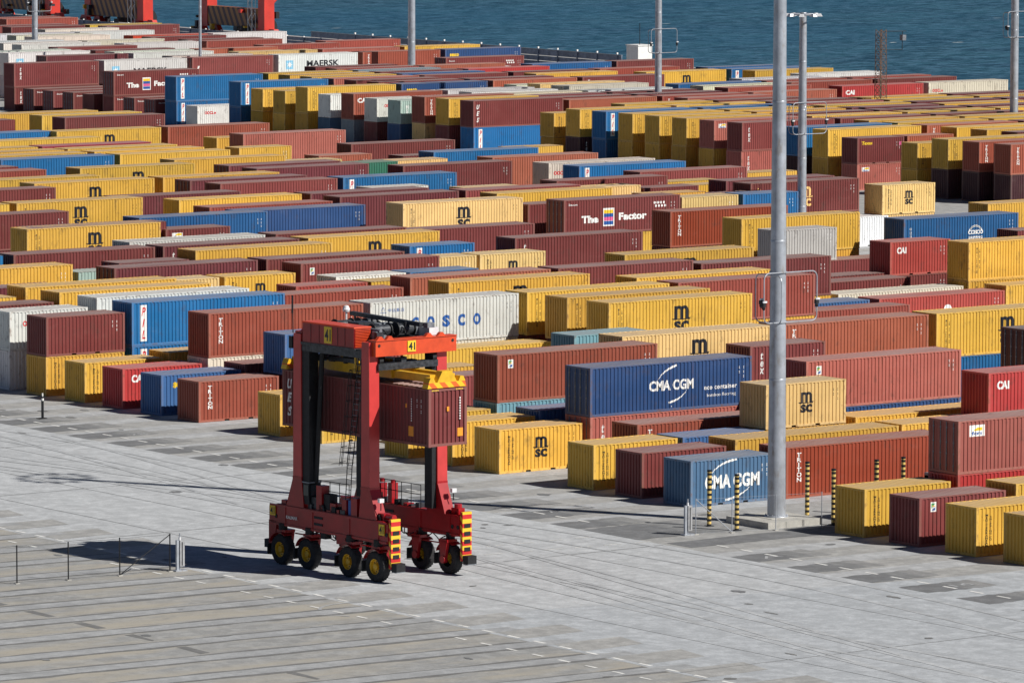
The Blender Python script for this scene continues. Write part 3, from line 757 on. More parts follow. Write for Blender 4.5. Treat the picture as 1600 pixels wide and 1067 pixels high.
(83.46, 113.32, 2.9, 40, 1, 'y', '', 'long yellow container, in the middle centre', 'containers stacked in the yard', 0),
(102.65, 117.96, 2.595, 20, 0, 'm', '', 'short maroon container, behind a dark plum one', 'containers stacked in the yard', 0),
(96.43, 122.22, 2.9, 40, 1, 'm', '', 'long maroon container, behind a pale yellow one', 'containers stacked in the yard', 0),
(83.51, 117.84, 2.9, 40, 1, 'm3', '', 'long dusty maroon container, right of a dark plum one', 'containers stacked in the yard', 0),
(109.21, 140.37, 2.9, 40, 1, 'w2', 'oocl', 'long cream container with small red letters, behind a bright blue one', 'containers stacked in the yard', 0),
(109.21, 135.83, 2.9, 40, 1, 'b', 'pil', 'long bright blue container with red letters on white panel, in front of a cream one', 'containers stacked in the yard', 0),
(109.16, 126.88, 2.9, 40, 1, 'm3', '', 'long dusty maroon container, left of a yellow one', 'containers stacked in the yard', 0),
(102.65, 104.33, 2.595, 20, 1, 'b', '', 'short bright blue container, right of a pale yellow one', 'containers stacked in the yard', 0),
(109.26, 190.16, 2.9, 40, 1, 's', '', 'long salmon pink container without big letters, leftmost in the upper left', 'containers stacked in the yard', 0),
(109.41, 171.91, 2.9, 40, 1, 'm', '', 'long maroon container without big letters, second from left in the upper left', 'containers stacked in the yard', 0),
(109.31, 158.35, 2.9, 40, 1, 'b', '', 'long bright blue container, in front of a maroon one', 'containers stacked in the yard', 0),
(102.8, 181.17, 2.595, 20, 0, 'y', '', 'short yellow container without big letters, second from left in the upper left', 'containers stacked in the yard', 0),
(83.61, 162.99, 2.9, 40, 1, 'y', '', 'long yellow container, left of a pale yellow one', 'containers stacked in the yard', 0),
(83.56, 153.98, 2.9, 40, 1, 'm2', '', 'long dark plum container, left of a green one', 'containers stacked in the yard', 1),
(83.56, 149.5, 2.9, 40, 1, 'm2', '', 'long dark plum container, in front of a dark plum one, in the upper left', 'containers stacked in the yard', 0),
(96.33, 144.98, 2.9, 40, 1, 'm', '', 'long maroon container without big letters, second from left in the upper centre', 'containers stacked in the yard', 0),
(109.41, 149.23, 2.9, 40, 1, 'o2', '', 'long tan orange container without big letters, second from left in the upper centre', 'containers stacked in the yard', 0),
(83.51, 135.94, 2.9, 40, 1, 'b', 'pil', 'long bright blue container with red letters on white panel, right of a dusty maroon one', 'containers stacked in the yard', 0),
(70.68, 122.26, 2.9, 40, 1, 'm2', '', 'long dark plum container, behind a dark plum one, in the middle left', 'containers stacked in the yard', 0),
(70.68, 135.89, 2.9, 40, 1, 'm3', '', 'long dusty maroon container, in front of a dark plum one', 'containers stacked in the yard', 0),
(70.63, 140.54, 2.9, 40, 1, 'm2', '', 'long dark plum container, behind a dusty maroon one', 'containers stacked in the yard', 1),
(70.73, 144.97, 2.9, 40, 1, 'y', '', 'long yellow container, behind a dark plum one, right of a yellow one', 'containers stacked in the yard', 0),
(70.63, 117.87, 2.9, 40, 1, 'm2', '', 'long dark plum container, right of a rusty brown one', 'containers stacked in the yard', 0),
(57.75, 122.47, 2.9, 40, 1, 'y', '', 'long yellow container, left of a dark plum one', 'containers stacked in the yard', 0),
(57.75, 117.94, 2.595, 40, 1, 'r2', '', 'long rusty brown container, behind a navy one', 'containers stacked in the yard', 0),
(57.8, 113.27, 2.595, 40, 1, 'n', '', 'long navy container, in front of a rusty brown one', 'containers stacked in the yard', 0),
(45.07, 108.74, 2.9, 40, 1, 'b2', '', 'long mid blue container, behind a maroon one', 'containers stacked in the yard', 0),
(70.63, 108.83, 2.9, 40, 1, 'Y', 'msc', 'long pale yellow container with big black m and sc, left of a maroon one', 'containers stacked in the yard', 0),
(57.9, 76.31, 2.9, 40, 1, 'm', 'tex', 'long maroon container with slanted white vertical letters, in the middle centre', 'containers stacked in the yard', 0),
(45.17, 89.7, 2.9, 40, 1, 'm', '', 'long maroon container, right of a white one', 'containers stacked in the yard', 0),
(108.81, 226.8, 2.9, 40, 1, 'y', '', 'long yellow container, behind a maroon one, in the upper far left', 'containers stacked in the yard', 0),
(108.81, 222.35, 2.9, 40, 1, 'm', '', 'long maroon container without big letters, third from left in the upper far left', 'containers stacked in the yard', 0),
(96.38, 203.85, 2.9, 40, 1, 'y', 'm', 'long yellow container with big black m, left of a brick brown one', 'containers stacked in the yard', 0),
(83.56, 185.74, 2.9, 40, 1, 'P', '', 'long crimson container, behind a yellow one', 'containers stacked in the yard', 0),
(109.31, 203.72, 2.9, 40, 1, 'r', '', 'long brick brown container', 'containers stacked in the yard', 0),
(83.56, 181.19, 2.9, 40, 1, 'y', '', 'long yellow container, in front of a crimson one', 'containers stacked in the yard', 0),
(83.61, 176.61, 2.9, 40, 1, 'y', '', 'long yellow container without big letters, sixth from left in the upper far left', 'containers stacked in the yard', 0),
(83.56, 172.11, 2.9, 40, 1, 'y', '', 'long yellow container, right of a bright blue one, in the upper far left', 'containers stacked in the yard', 0),
(70.73, 158.54, 2.9, 40, 1, 'y', 'm', 'long yellow container with big black m, second from left in the upper far left', 'containers stacked in the yard', 0),
(57.7, 145.05, 2.9, 40, 1, 'y', 'm', 'long yellow container with big black m, left of a yellow one', 'containers stacked in the yard', 0),
(57.65, 131.51, 2.595, 40, 1, 'm2', '', 'long dark plum container, in the middle far left', 'containers stacked in the yard', 0),
(44.92, 127.0, 2.9, 40, 1, 'y', 'msc', 'long yellow container with big black m and sc, right of a yellow one', 'containers stacked in the yard', 0),
(-0.02, 58.47, 2.595, 20, 0, 'm', '', 'short maroon container, behind a white one', 'containers stacked in the yard', 0),
(6.49, 31.47, 2.595, 20, 0, 'n3', '', 'short steel blue container, on a maroon one', 'containers stacked in the yard', 0),
(45.07, 44.84, 2.9, 40, 1, 'y', '', 'long yellow container, in the middle right', 'containers stacked in the yard', 0),
(19.27, 18.0, 2.595, 20, 1, 't2', '', 'short teal container, behind a pale yellow one', 'containers stacked in the yard', 0),
(57.9, 49.37, 0, 40, 0, 'n3', '', 'long steel blue container, behind a rusty brown one', 'containers stacked in the yard', 0),
(83.46, 49.48, 0, 40, 1, 'y', '', 'long yellow container, right of a faded red one', 'containers stacked in the yard', 0),
(70.13, 59.04, 0, 40, 1, 'm', '', 'long maroon container, behind a cream one', 'containers stacked in the yard', 0),
(83.61, 76.23, 0, 40, 0, 'm', '', 'long maroon container, under a dirty grey one', 'containers stacked in the yard', 0),
(116.02, 108.22, 0, 20, 0, 'W', '', 'short plain bright white container', 'containers stacked in the yard', 0),
(96.23, 117.93, 2.595, 20, 1, 'Y', '', 'short pale yellow container, in front of a maroon one', 'containers stacked in the yard', 0),
(108.56, 113.98, 2.9, 40, 1, 'm2', '', 'long dark plum container, behind a maroon one', 'containers stacked in the yard', 0),
(96.13, 104.4, 2.595, 20, 1, 'Y', '', 'short pale yellow container, in front of a yellow one', 'containers stacked in the yard', 0),
(102.75, 167.64, 2.595, 20, 0, 'o2', '', 'short tan orange container', 'containers stacked in the yard', 0),
(96.23, 154.17, 2.595, 20, 1, 'G', '', 'short green container, right of a dark plum one', 'containers stacked in the yard', 0),
(57.75, 89.96, 2.595, 40, 1, 'm', '', 'long maroon container, right of a maroon one', 'containers stacked in the yard', 0),
(109.06, 235.75, 2.595, 40, 1, 'y', '', 'long yellow container without big letters, leftmost in the upper far left', 'containers stacked in the yard', 0),
(84.26, 204.99, 2.9, 40, 1, 'b', '', 'long bright blue container without big letters, leftmost in the upper far left', 'containers stacked in the yard', 0),
(83.61, 194.69, 2.9, 40, 1, 'y', '', 'long yellow container without big letters, third from left in the upper far left', 'containers stacked in the yard', 0),
(109.21, 194.77, 2.595, 20, 0, 'y', '', 'short yellow container, behind a salmon pink one', 'containers stacked in the yard', 0),
(70.68, 176.72, 2.9, 40, 1, 'y', '', 'long yellow container, behind a bright blue one, in front of a yellow one', 'containers stacked in the yard', 0),
(70.73, 172.07, 2.9, 40, 1, 'b', '', 'long bright blue container, in front of a yellow one', 'containers stacked in the yard', 0),
(57.85, 163.1, 2.595, 40, 1, 'r2', '', 'long rusty brown container, in the middle far left', 'containers stacked in the yard', 0),
(57.85, 154.05, 2.595, 40, 1, 'y', '', 'long yellow container without big letters, second from left in the middle far left', 'containers stacked in the yard', 0),
(44.87, 140.53, 2.9, 40, 1, 'm', '', 'long maroon container without big letters, leftmost in the middle far left', 'containers stacked in the yard', 0),
(32.05, 117.88, 2.9, 40, 1, 'm', '', 'long maroon container without big letters, second from left in the middle far left', 'containers stacked in the yard', 0),
(0.08, 4.53, 0, 20, 0, 'y', 'ms', 'short yellow container with small vertical black lettering, second from left in the lower centre', 'containers stacked in the yard', 0),
(0.08, 9.0, 0, 20, 0, 'y', 'ms', 'short yellow container with small vertical black lettering, left of a teal one', 'containers stacked in the yard', 0),
(0.08, 18.04, 0, 20, 0, 'y', 'ms', 'short yellow container with small vertical black lettering, second from left in the lower left', 'containers stacked in the yard', 0),
(6.49, 4.51, 0, 40, 1, 'n3', '', 'long steel blue container, behind a salmon pink one', 'containers stacked in the yard', 0),
(6.49, 22.52, 0, 40, 1, 'm3', '', 'long dusty maroon container, at ground level', 'containers stacked in the yard', 0),
(6.49, 44.96, 0, 40, 1, 'y', '', 'long yellow container, behind a cream one', 'containers stacked in the yard', 0),
(6.49, 36.02, 0, 40, 1, 'm', '', 'long maroon container, in front of a cream one', 'containers stacked in the yard', 0),
(6.69, -18.26, 0, 40, 1, 'r3', 'tri', 'long rust red container with white vertical lettering, at ground level', 'containers stacked in the yard', 0),
(6.69, -13.69, 0, 40, 1, 'y', '', 'long yellow container, behind a rust red one', 'containers stacked in the yard', 0),
(12.86, -8.87, 2.595, 20, 0, 'Y', 'msc', 'short pale yellow container with big black m and sc, on a yellow one', 'containers stacked in the yard', 0),
(6.54, -9.09, 0, 20, 0, 'n3', '', 'short steel blue container, at ground level', 'containers stacked in the yard', 0),
(6.64, -4.71, 0, 40, 1, 'r', 'tri', 'long brick brown container with white vertical lettering, at ground level', 'containers stacked in the yard', 0),
(19.47, -9.12, 0, 40, 1, 'y', '', 'long yellow container, in front of a navy one', 'containers stacked in the yard', 0),
(19.32, -13.45, 0, 40, 1, 'y', '', 'long yellow container, in front of a yellow one, in the lower far right', 'containers stacked in the yard', 0),
(6.54, -32.99, 2.9, 40, 1, 's', 'flod', 'long salmon pink container with doors and white yellow label', 'containers stacked in the yard', 1),
(6.51, -33.03, 0, 40, 1, 'R', '', 'long bright red container, under a salmon pink one', 'containers stacked in the yard', 0),
(6.59, -37.62, 0, 40, 1, 'y', '', 'long yellow container, in front of a bright red one', 'containers stacked in the yard', 0),
(45.02, 4.43, 2.595, 40, 1, 'm4', 'zimd', 'long blackish maroon container with dark doors', 'containers stacked in the yard', 1),
(0.08, -46.4, 0, 20, 0, 'y', 'ms', 'short yellow container with small vertical black lettering, third from left in the lower far right', 'containers stacked in the yard', 0),
(161.06, 135.97, 2.9, 40, 1, 'r', 'tri', 'long brick brown container with white vertical lettering, in front of a brick brown one', 'containers stacked in the yard', 0),
(161.11, 135.98, 0, 40, 1, 'm4', '', 'long blackish maroon container without big letters, third from left in the middle far right', 'containers stacked in the yard', 0),
(161.06, 140.5, 2.9, 40, 1, 'r', 'tri', 'long brick brown container with white vertical lettering, behind a brick brown one', 'containers stacked in the yard', 0),
(161.04, 140.54, 0, 40, 1, 'm4', '', 'long blackish maroon container, under a brick brown one, behind a blackish maroon one', 'containers stacked in the yard', 0),
(161.06, 145.03, 2.9, 40, 1, 'y', 'ms', 'long yellow container with small vertical black lettering, behind a brick brown one', 'containers stacked in the yard', 0),
(161.05, 145.04, 0, 40, 1, 'm4', '', 'long blackish maroon container, under a yellow one', 'containers stacked in the yard', 0),
(161.06, 149.56, 2.595, 20, 0, 'y', 'ms', 'short yellow container with small vertical black lettering, in the upper far right', 'containers stacked in the yard', 0),
(161.03, 149.55, 0, 20, 0, 'y', '', 'short yellow container, under a yellow one', 'containers stacked in the yard', 0),
(174.05, 154.09, 2.9, 40, 1, 'y', '', 'long yellow container, behind a dark plum one, in front of a yellow one', 'containers stacked in the yard', 0),
(161.06, 158.62, 2.595, 20, 0, 'm', 'tx', 'short maroon container with yellow script lettering', 'containers stacked in the yard', 0),
(161.08, 158.64, 0, 20, 0, 's', 'flo', 'short salmon pink container with white and yellow label', 'containers stacked in the yard', 0),
(167.55, 158.62, 2.595, 20, 0, 'o', '', 'short orange brown container', 'containers stacked in the yard', 0),
(174.05, 158.62, 2.9, 40, 1, 'y', '', 'long yellow container, in front of a orange brown one', 'containers stacked in the yard', 0),
(161.06, 163.15, 2.9, 40, 1, 'y', 'ms', 'long yellow container with small vertical black lettering, left of a orange brown one', 'containers stacked in the yard', 0),
(161.03, 163.13, 0, 40, 1, 'y', '', 'long yellow container, in front of a blackish maroon one', 'containers stacked in the yard', 0),
(174.05, 163.15, 2.9, 40, 1, 'o', 'tri', 'long orange brown container with white vertical lettering, behind a yellow one', 'containers stacked in the yard', 0),
(161.06, 167.68, 2.9, 40, 1, 'b', '', 'long bright blue container, on a blackish maroon one', 'containers stacked in the yard', 0),
(174.05, 167.68, 2.9, 40, 1, 'y', '', 'long yellow container, behind a orange brown one', 'containers stacked in the yard', 0),
(174.05, 172.21, 2.9, 40, 1, 'y', '', 'long yellow container, behind a yellow one, in front of a dusty maroon one', 'containers stacked in the yard', 0),
(161.06, 176.74, 2.9, 40, 1, 'm3', 'tex', 'long dusty maroon container with slanted white vertical letters', 'containers stacked in the yard', 0),
(161.02, 176.78, 0, 40, 1, 's', 'tex', 'long salmon pink container with slanted white vertical letters, under a dusty maroon one', 'containers stacked in the yard', 0),
(174.05, 176.74, 2.9, 40, 1, 'm3', '', 'long dusty maroon container, right of a dusty maroon one', 'containers stacked in the yard', 0),
(187.04, 176.74, 2.9, 40, 1, 'm', '', 'long maroon container, right of a dusty maroon one', 'containers stacked in the yard', 0),
(161.06, 181.28, 2.9, 40, 1, 's', 'flo', 'long salmon pink container with white and yellow label', 'containers stacked in the yard', 0),
(161.02, 181.3, 0, 40, 1, 'y', '', 'long yellow container, under a salmon pink one', 'containers stacked in the yard', 0),
(174.05, 181.28, 2.9, 40, 1, 'y', '', 'long yellow container, behind a dusty maroon one', 'containers stacked in the yard', 0),
(187.04, 181.28, 2.9, 40, 1, 'y', '', 'long yellow container, behind a maroon one, in front of a dark plum one', 'containers stacked in the yard', 0),
(161.06, 185.81, 2.9, 40, 1, 'y', 'ms', 'long yellow container with small vertical black lettering, behind a salmon pink one', 'containers stacked in the yard', 0),
(161.01, 185.84, 0, 40, 1, 'y', '', 'long yellow container without big letters, fourth from left in the upper right', 'containers stacked in the yard', 0),
(187.04, 185.81, 2.9, 40, 1, 'm2', '', 'long dark plum container, behind a yellow one', 'containers stacked in the yard', 1),
(161.06, 190.34, 2.9, 40, 1, 'y', 'ms', 'long yellow container with small vertical black lettering, second from left in the upper right', 'containers stacked in the yard', 0),
(161.08, 190.34, 0, 40, 1, 'y', '', 'long yellow container without big letters, second from left in the upper right', 'containers stacked in the yard', 0),
(187.04, 190.34, 2.9, 40, 1, 'm2', '', 'long dark plum container, left of a yellow one', 'containers stacked in the yard', 0),
(161.06, 194.87, 2.9, 40, 1, 'y', 'ms', 'long yellow container with small vertical black lettering, leftmost in the upper right', 'containers stacked in the yard', 0),
(161.05, 194.88, 0, 40, 1, 'y', '', 'long yellow container, in front of a mid blue one', 'containers stacked in the yard', 0),
(161.06, 199.4, 2.9, 40, 1, 'b', 'pil', 'long bright blue container with red letters on white panel, in front of a yellow one', 'containers stacked in the yard', 0),
(161.09, 199.39, 0, 40, 1, 'b2', '', 'long mid blue container, in front of a blackish maroon one', 'containers stacked in the yard', 0),
(161.06, 203.93, 2.9, 40, 1, 'y', 'ms', 'long yellow container with small vertical black lettering, behind a bright blue one', 'containers stacked in the yard', 0),
(161.02, 203.92, 0, 40, 1, 'm4', 'tex', 'long blackish maroon container with slanted white vertical letters', 'containers stacked in the yard', 0),
(174.05, 203.93, 2.9, 40, 1, 'y', '', 'long yellow container, behind a bright blue one, right of a yellow one', 'containers stacked in the yard', 0),
(161.06, 208.46, 2.595, 20, 0, 'y', 'ms', 'short yellow container with small vertical black lettering, in the upper centre', 'containers stacked in the yard', 0),
(174.05, 212.99, 2.595, 40, 1, 'y', '', 'long yellow container without big letters, third from left in the upper right', 'containers stacked in the yard', 0),
(187.04, 218.42, 2.595, 40, 1, 's', '', 'long salmon pink container, in front of a rusty brown one', 'containers stacked in the yard', 0),
(161.06, 222.95, 2.9, 40, 1, 'm', 'ues', 'long maroon container with three spaced white letters', 'containers stacked in the yard', 0),
(161.09, 222.93, 0, 40, 1, 'b', 'pil', 'long bright blue container with red letters on white panel, under a maroon one', 'containers stacked in the yard', 0),
(174.05, 222.95, 2.595, 40, 1, 'o', '', 'long orange brown container, right of a maroon one', 'containers stacked in the yard', 0),
(187.04, 222.95, 2.595, 40, 1, 'r2', 'tri', 'long rusty brown container with white vertical lettering', 'containers stacked in the yard', 0),
(200.04, 222.95, 2.595, 40, 1, 'o2', '', 'long tan orange container, in front of a rusty brown one', 'containers stacked in the yard', 0),
(213.03, 222.95, 2.9, 40, 1, 'R', 'cai', 'long bright red container with three bold white letters', 'containers stacked in the yard', 0),
(226.03, 222.95, 2.9, 40, 1, 'w2', 'oocl', 'long cream container with small red letters, right of a bright red one', 'containers stacked in the yard', 0),
(161.06, 227.49, 2.9, 40, 1, 'y', 'ms', 'long yellow container with small vertical black lettering, in front of a brick brown one', 'containers stacked in the yard', 0),
(161.02, 227.5, 0, 40, 1, 'm', '', 'long maroon container, under a yellow one', 'containers stacked in the yard', 0),
(200.04, 227.49, 2.9, 40, 1, 'r2', '', 'long rusty brown container, behind a tan orange one', 'containers stacked in the yard', 0),
(161.06, 232.02, 2.9, 40, 1, 'r', 'tri', 'long brick brown container with white vertical lettering, on a pale yellow one', 'containers stacked in the yard', 0),
(161.1, 231.99, 0, 40, 1, 'Y', '', 'long pale yellow container, under a brick brown one', 'containers stacked in the yard', 0),
(213.03, 232.02, 2.9, 40, 1, 'r2', '', 'long rusty brown container, right of a cream one', 'containers stacked in the yard', 0),
(226.03, 232.02, 2.9, 40, 1, 'm', '', 'long maroon container, in front of a rusty brown one', 'containers stacked in the yard', 0),
(161.06, 236.55, 2.595, 20, 0, 't', 'hs', 'short pale mint container with small white letters', 'containers stacked in the yard', 0),
(161.01, 236.57, 0, 20, 0, 'n3', '', 'short steel blue container, under a pale mint one', 'containers stacked in the yard', 0),
(200.04, 236.55, 2.9, 40, 1, 'b2', '', 'long mid blue container, behind a cream one', 'containers stacked in the yard', 0),
(161.06, 241.08, 2.595, 20, 0, 'w', 'oocl', 'short white container with small red letters, on a maroon one', 'containers stacked in the yard', 0),
(161.01, 241.1, 0, 20, 0, 'm', '', 'short maroon container, under a white one', 'containers stacked in the yard', 0),
(187.04, 241.08, 2.9, 40, 1, 'w2', '', 'long cream container, behind a white one', 'containers stacked in the yard', 0),
(161.06, 245.61, 2.595, 40, 1, 'r', 'cai', 'long brick brown container with three bold white letters', 'containers stacked in the yard', 0),
(161.1, 245.64, 0, 40, 0, 'g', '', 'long grey blue container', 'containers stacked in the yard', 0),
(174.05, 245.61, 2.595, 40, 1, 'w', '', 'long white container, behind a white one', 'containers stacked in the yard', 0),
(187.04, 245.61, 2.9, 40, 1, 'Y', '', 'long pale yellow container, behind a cream one', 'containers stacked in the yard', 0),
(226.03, 245.61, 2.9, 40, 1, 'w', '', 'long white container, in the upper far right', 'containers stacked in the yard', 0),
(161.06, 250.14, 2.595, 40, 0, 'w', '', 'long white container, on a faded blue one', 'containers stacked in the yard', 0),
(161.06, 254.67, 2.9, 40, 1, 'y', 'ms', 'long yellow container with small vertical black lettering, behind a white one', 'containers stacked in the yard', 0),
(161.03, 254.68, 0, 40, 1, 'y', '', 'long yellow container, behind a faded blue one', 'containers stacked in the yard', 0),
(174.05, 254.67, 2.9, 40, 1, 'n', 'seaco', 'long navy container with yellow letters, in front of a dusty maroon one', 'containers stacked in the yard', 0),
(187.04, 254.67, 2.9, 40, 1, 'o', '', 'long orange brown container, behind a cream one', 'containers stacked in the yard', 0),
(200.04, 254.67, 2.9, 40, 1, 'm', 'tri', 'long maroon container with white vertical lettering', 'containers stacked in the yard', 0),
(226.03, 254.67, 2.9, 40, 1, 'y', '', 'long yellow container, in front of a bright blue one, in the upper right', 'containers stacked in the yard', 0),
(161.06, 259.2, 2.595, 40, 0, 'y', 'ms', 'long yellow container with small vertical black lettering, left of a dusty maroon one', 'containers stacked in the yard', 0),
(161.03, 259.21, 0, 40, 0, 'y', '', 'long yellow container, behind a yellow one, in the upper left', 'containers stacked in the yard', 0),
(213.03, 259.2, 2.9, 40, 1, 'y', 'msc', 'long yellow container with big black m and sc, left of a bright blue one', 'containers stacked in the yard', 0),
(226.03, 259.2, 2.9, 40, 1, 'b', 'pil', 'long bright blue container with red letters on white panel, third from left at upper right', 'containers stacked in the yard', 0),
(161.06, 263.73, 2.595, 40, 0, 'y', 'ms', 'long yellow container with small vertical black lettering, leftmost in the upper left', 'containers stacked in the yard', 0),
(174.05, 263.73, 2.9, 40, 1, 'm', '', 'long maroon container, behind a dusty maroon one', 'containers stacked in the yard', 0),
(200.04, 263.73, 2.9, 40, 1, 'y', '', 'long yellow container, in front of a maroon one', 'containers stacked in the yard', 0),
(161.06, 268.26, 2.9, 40, 1, 'b', 'pil', 'long bright blue container with red letters on white panel, left of a salmon pink one', 'containers stacked in the yard', 0),
(161.03, 268.23, 0, 40, 1, 'b2', '', 'long mid blue container, in the upper left', 'containers stacked in the yard', 0),
(174.05, 268.26, 2.9, 40, 1, 's', '', 'long salmon pink container, right of a bright blue one', 'containers stacked in the yard', 0),
(187.04, 268.26, 2.9, 40, 1, 'm3', '', 'long dusty maroon container, in front of a mid blue one', 'containers stacked in the yard', 0),
(213.03, 268.26, 2.9, 40, 1, 'r2', '', 'long rusty brown container, right of a maroon one', 'containers stacked in the yard', 0),
(200.04, 277.33, 2.9, 40, 1, 'R', '', 'long bright red container, right of a maroon one', 'containers stacked in the yard', 0),
(161.06, 281.86, 2.9, 40, 1, 'b', 'pil', 'long bright blue container with red letters on white panel, left of a yellow one', 'containers stacked in the yard', 0),
(161.09, 281.83, 0, 40, 1, 'b', 'pil', 'long bright blue container with red letters on white panel, leftmost in the upper far left', 'containers stacked in the yard', 0),
(213.03, 281.86, 2.9, 40, 1, 'b2', '', 'long mid blue container, left of a maroon one', 'containers stacked in the yard', 0),
(226.03, 281.86, 2.9, 40, 1, 'm', '', 'long maroon container, right of a mid blue one', 'containers stacked in the yard', 0),
(200.04, 286.39, 2.9, 40, 1, 'o2', '', 'long tan orange container, right of a rusty brown one, in the upper centre', 'containers stacked in the yard', 0),
(161.06, 295.45, 2.9, 40, 1, 'm', 'zim', 'long maroon container with white slogan and rainbow square, on a maroon one', 'containers stacked in the yard', 1),
(161.09, 295.49, 0, 40, 1, 'm', 'zim', 'long maroon container with white slogan and rainbow square, under a maroon one', 'containers stacked in the yard', 0),
(213.03, 299.98, 2.9, 40, 1, 'm', 'zim', 'long maroon container with white slogan and rainbow square, in the upper centre', 'containers stacked in the yard', 1),
(161.06, 318.1, 2.9, 40, 1, 'm', 'tex', 'long maroon container with slanted white vertical letters, on a maroon one', 'containers stacked in the yard', 0),
(161.11, 318.13, 0, 40, 1, 'm', 'tex', 'long maroon container with slanted white vertical letters, under a maroon one', 'containers stacked in the yard', 0),
(174.05, 318.1, 2.9, 40, 1, 'w', 'mae', 'long white container with large black letters, right of a maroon one', 'containers stacked in the yard', 0),
(187.04, 318.1, 2.9, 40, 1, 'm3', 'sl', 'long dusty maroon container with white slanted stripe', 'containers stacked in the yard', 1),
(200.04, 318.1, 2.9, 40, 1, 'w', 'maes', 'long white container with two lines of black letters', 'containers stacked in the yard', 0),
(213.03, 318.1, 2.9, 40, 1, 'r', 'tri', 'long brick brown container with white vertical lettering, right of a white one', 'containers stacked in the yard', 0),
(226.03, 318.1, 2.9, 40, 1, 'n', 'seaco', 'long navy container with yellow letters, right of a brick brown one', 'containers stacked in the yard', 0),
(200.04, 327.17, 2.9, 40, 1, 'Y', '', 'long pale yellow container, left of a salmon pink one', 'containers stacked in the yard', 0),
(213.03, 327.17, 2.9, 40, 1, 's', '', 'long salmon pink container, right of a pale yellow one', 'containers stacked in the yard', 0),
(226.03, 327.17, 2.9, 40, 1, 'y', '', 'long yellow container, right of a salmon pink one, in the upper centre', 'containers stacked in the yard', 0),
(174.05, 331.7, 2.9, 40, 1, 'm2', '', 'long dark plum container, left of a white one', 'containers stacked in the yard', 1),
(187.04, 331.7, 2.9, 40, 1, 'w', '', 'long white container, right of a dark plum one', 'containers stacked in the yard', 0),
(200.04, 336.23, 2.9, 40, 1, 'o', 'dal', 'long orange brown container with three white letters', 'containers stacked in the yard', 0),
(174.05, 340.76, 2.9, 40, 1, 'w', 'mae', 'long white container with large black letters, on a white one', 'containers stacked in the yard', 0),
(213.03, 340.76, 2.9, 40, 1, 'r2', '', 'long rusty brown container without big letters, second from left in the upper left', 'containers stacked in the yard', 0),
(226.03, 345.29, 2.9, 40, 1, 'r2', '', 'long rusty brown container without big letters, third from left in the upper left', 'containers stacked in the yard', 0),
(187.04, 349.82, 2.9, 40, 1, 'm3', '', 'long dusty maroon container, in the upper far left', 'containers stacked in the yard', 0),
(200.04, 354.35, 2.9, 40, 1, 'w', 'mae', 'long white container with large black letters, left of a rusty brown one', 'containers stacked in the yard', 0),
(213.03, 354.35, 2.9, 40, 1, 'r2', '', 'long rusty brown container, in front of a maroon one, right of a white one', 'containers stacked in the yard', 0),
(187.04, 358.88, 2.9, 40, 1, 'w', '', 'long white container without big letters, leftmost in the upper far left', 'containers stacked in the yard', 0),
(200.04, 363.41, 2.9, 40, 1, 'w2', '', 'long cream container, right of a white one, in the upper far left', 'containers stacked in the yard', 0),
(226.03, 372.48, 2.9, 40, 1, 'w', '', 'long white container, right of a vivid orange one', 'containers stacked in the yard', 0),
(200.04, 377.01, 2.9, 40, 1, 'w2', '', 'long cream container, in front of a cream one', 'containers stacked in the yard', 0),
(213.03, 386.07, 2.9, 40, 1, 'w', '', 'long white container, right of a white one, in the upper far left', 'containers stacked in the yard', 1),
(226.03, 399.66, 2.9, 40, 1, 'm', '', 'long maroon container without big letters, fourth from left in the upper far left', 'containers stacked in the yard', 0),
(213.03, 404.19, 2.9, 40, 1, 'm', '', 'long maroon container, in front of a dusty maroon one', 'containers stacked in the yard', 0),
(226.03, 426.85, 2.9, 40, 1, 'r2', '', 'long rusty brown container, in the upper far left', 'containers stacked in the yard', 0),
(161.06, 277.33, 0, 20, 0, 'w', 'oocl', 'short white container with small red letters, at ground level', 'containers stacked in the yard', 0),
(161.06, 286.39, 0, 40, 1, 'm', 'zim', 'long maroon container with white slogan and rainbow square, behind a bright blue one', 'containers stacked in the yard', 1),
(161.06, 290.92, 0, 40, 1, 'm', 'zim', 'long maroon container with white slogan and rainbow square, fifth from left at upper far left', 'containers stacked in the yard', 1),
(161.06, 299.98, 0, 40, 1, 'm', '', 'long maroon container, at ground level, in the upper far left', 'containers stacked in the yard', 0),
(161.06, 304.51, 0, 40, 1, 'm', 'zim', 'long maroon container with white slogan and rainbow square, third from left at upper far left', 'containers stacked in the yard', 1),
(161.06, 309.04, 0, 40, 1, 'm', 'zim', 'long maroon container with white slogan and rainbow square, second from left at upper far left', 'containers stacked in the yard', 1),
(161.06, 313.57, 0, 40, 1, 'm', 'zim', 'long maroon container with white slogan and rainbow square, leftmost in the upper far left', 'containers stacked in the yard', 1),
]
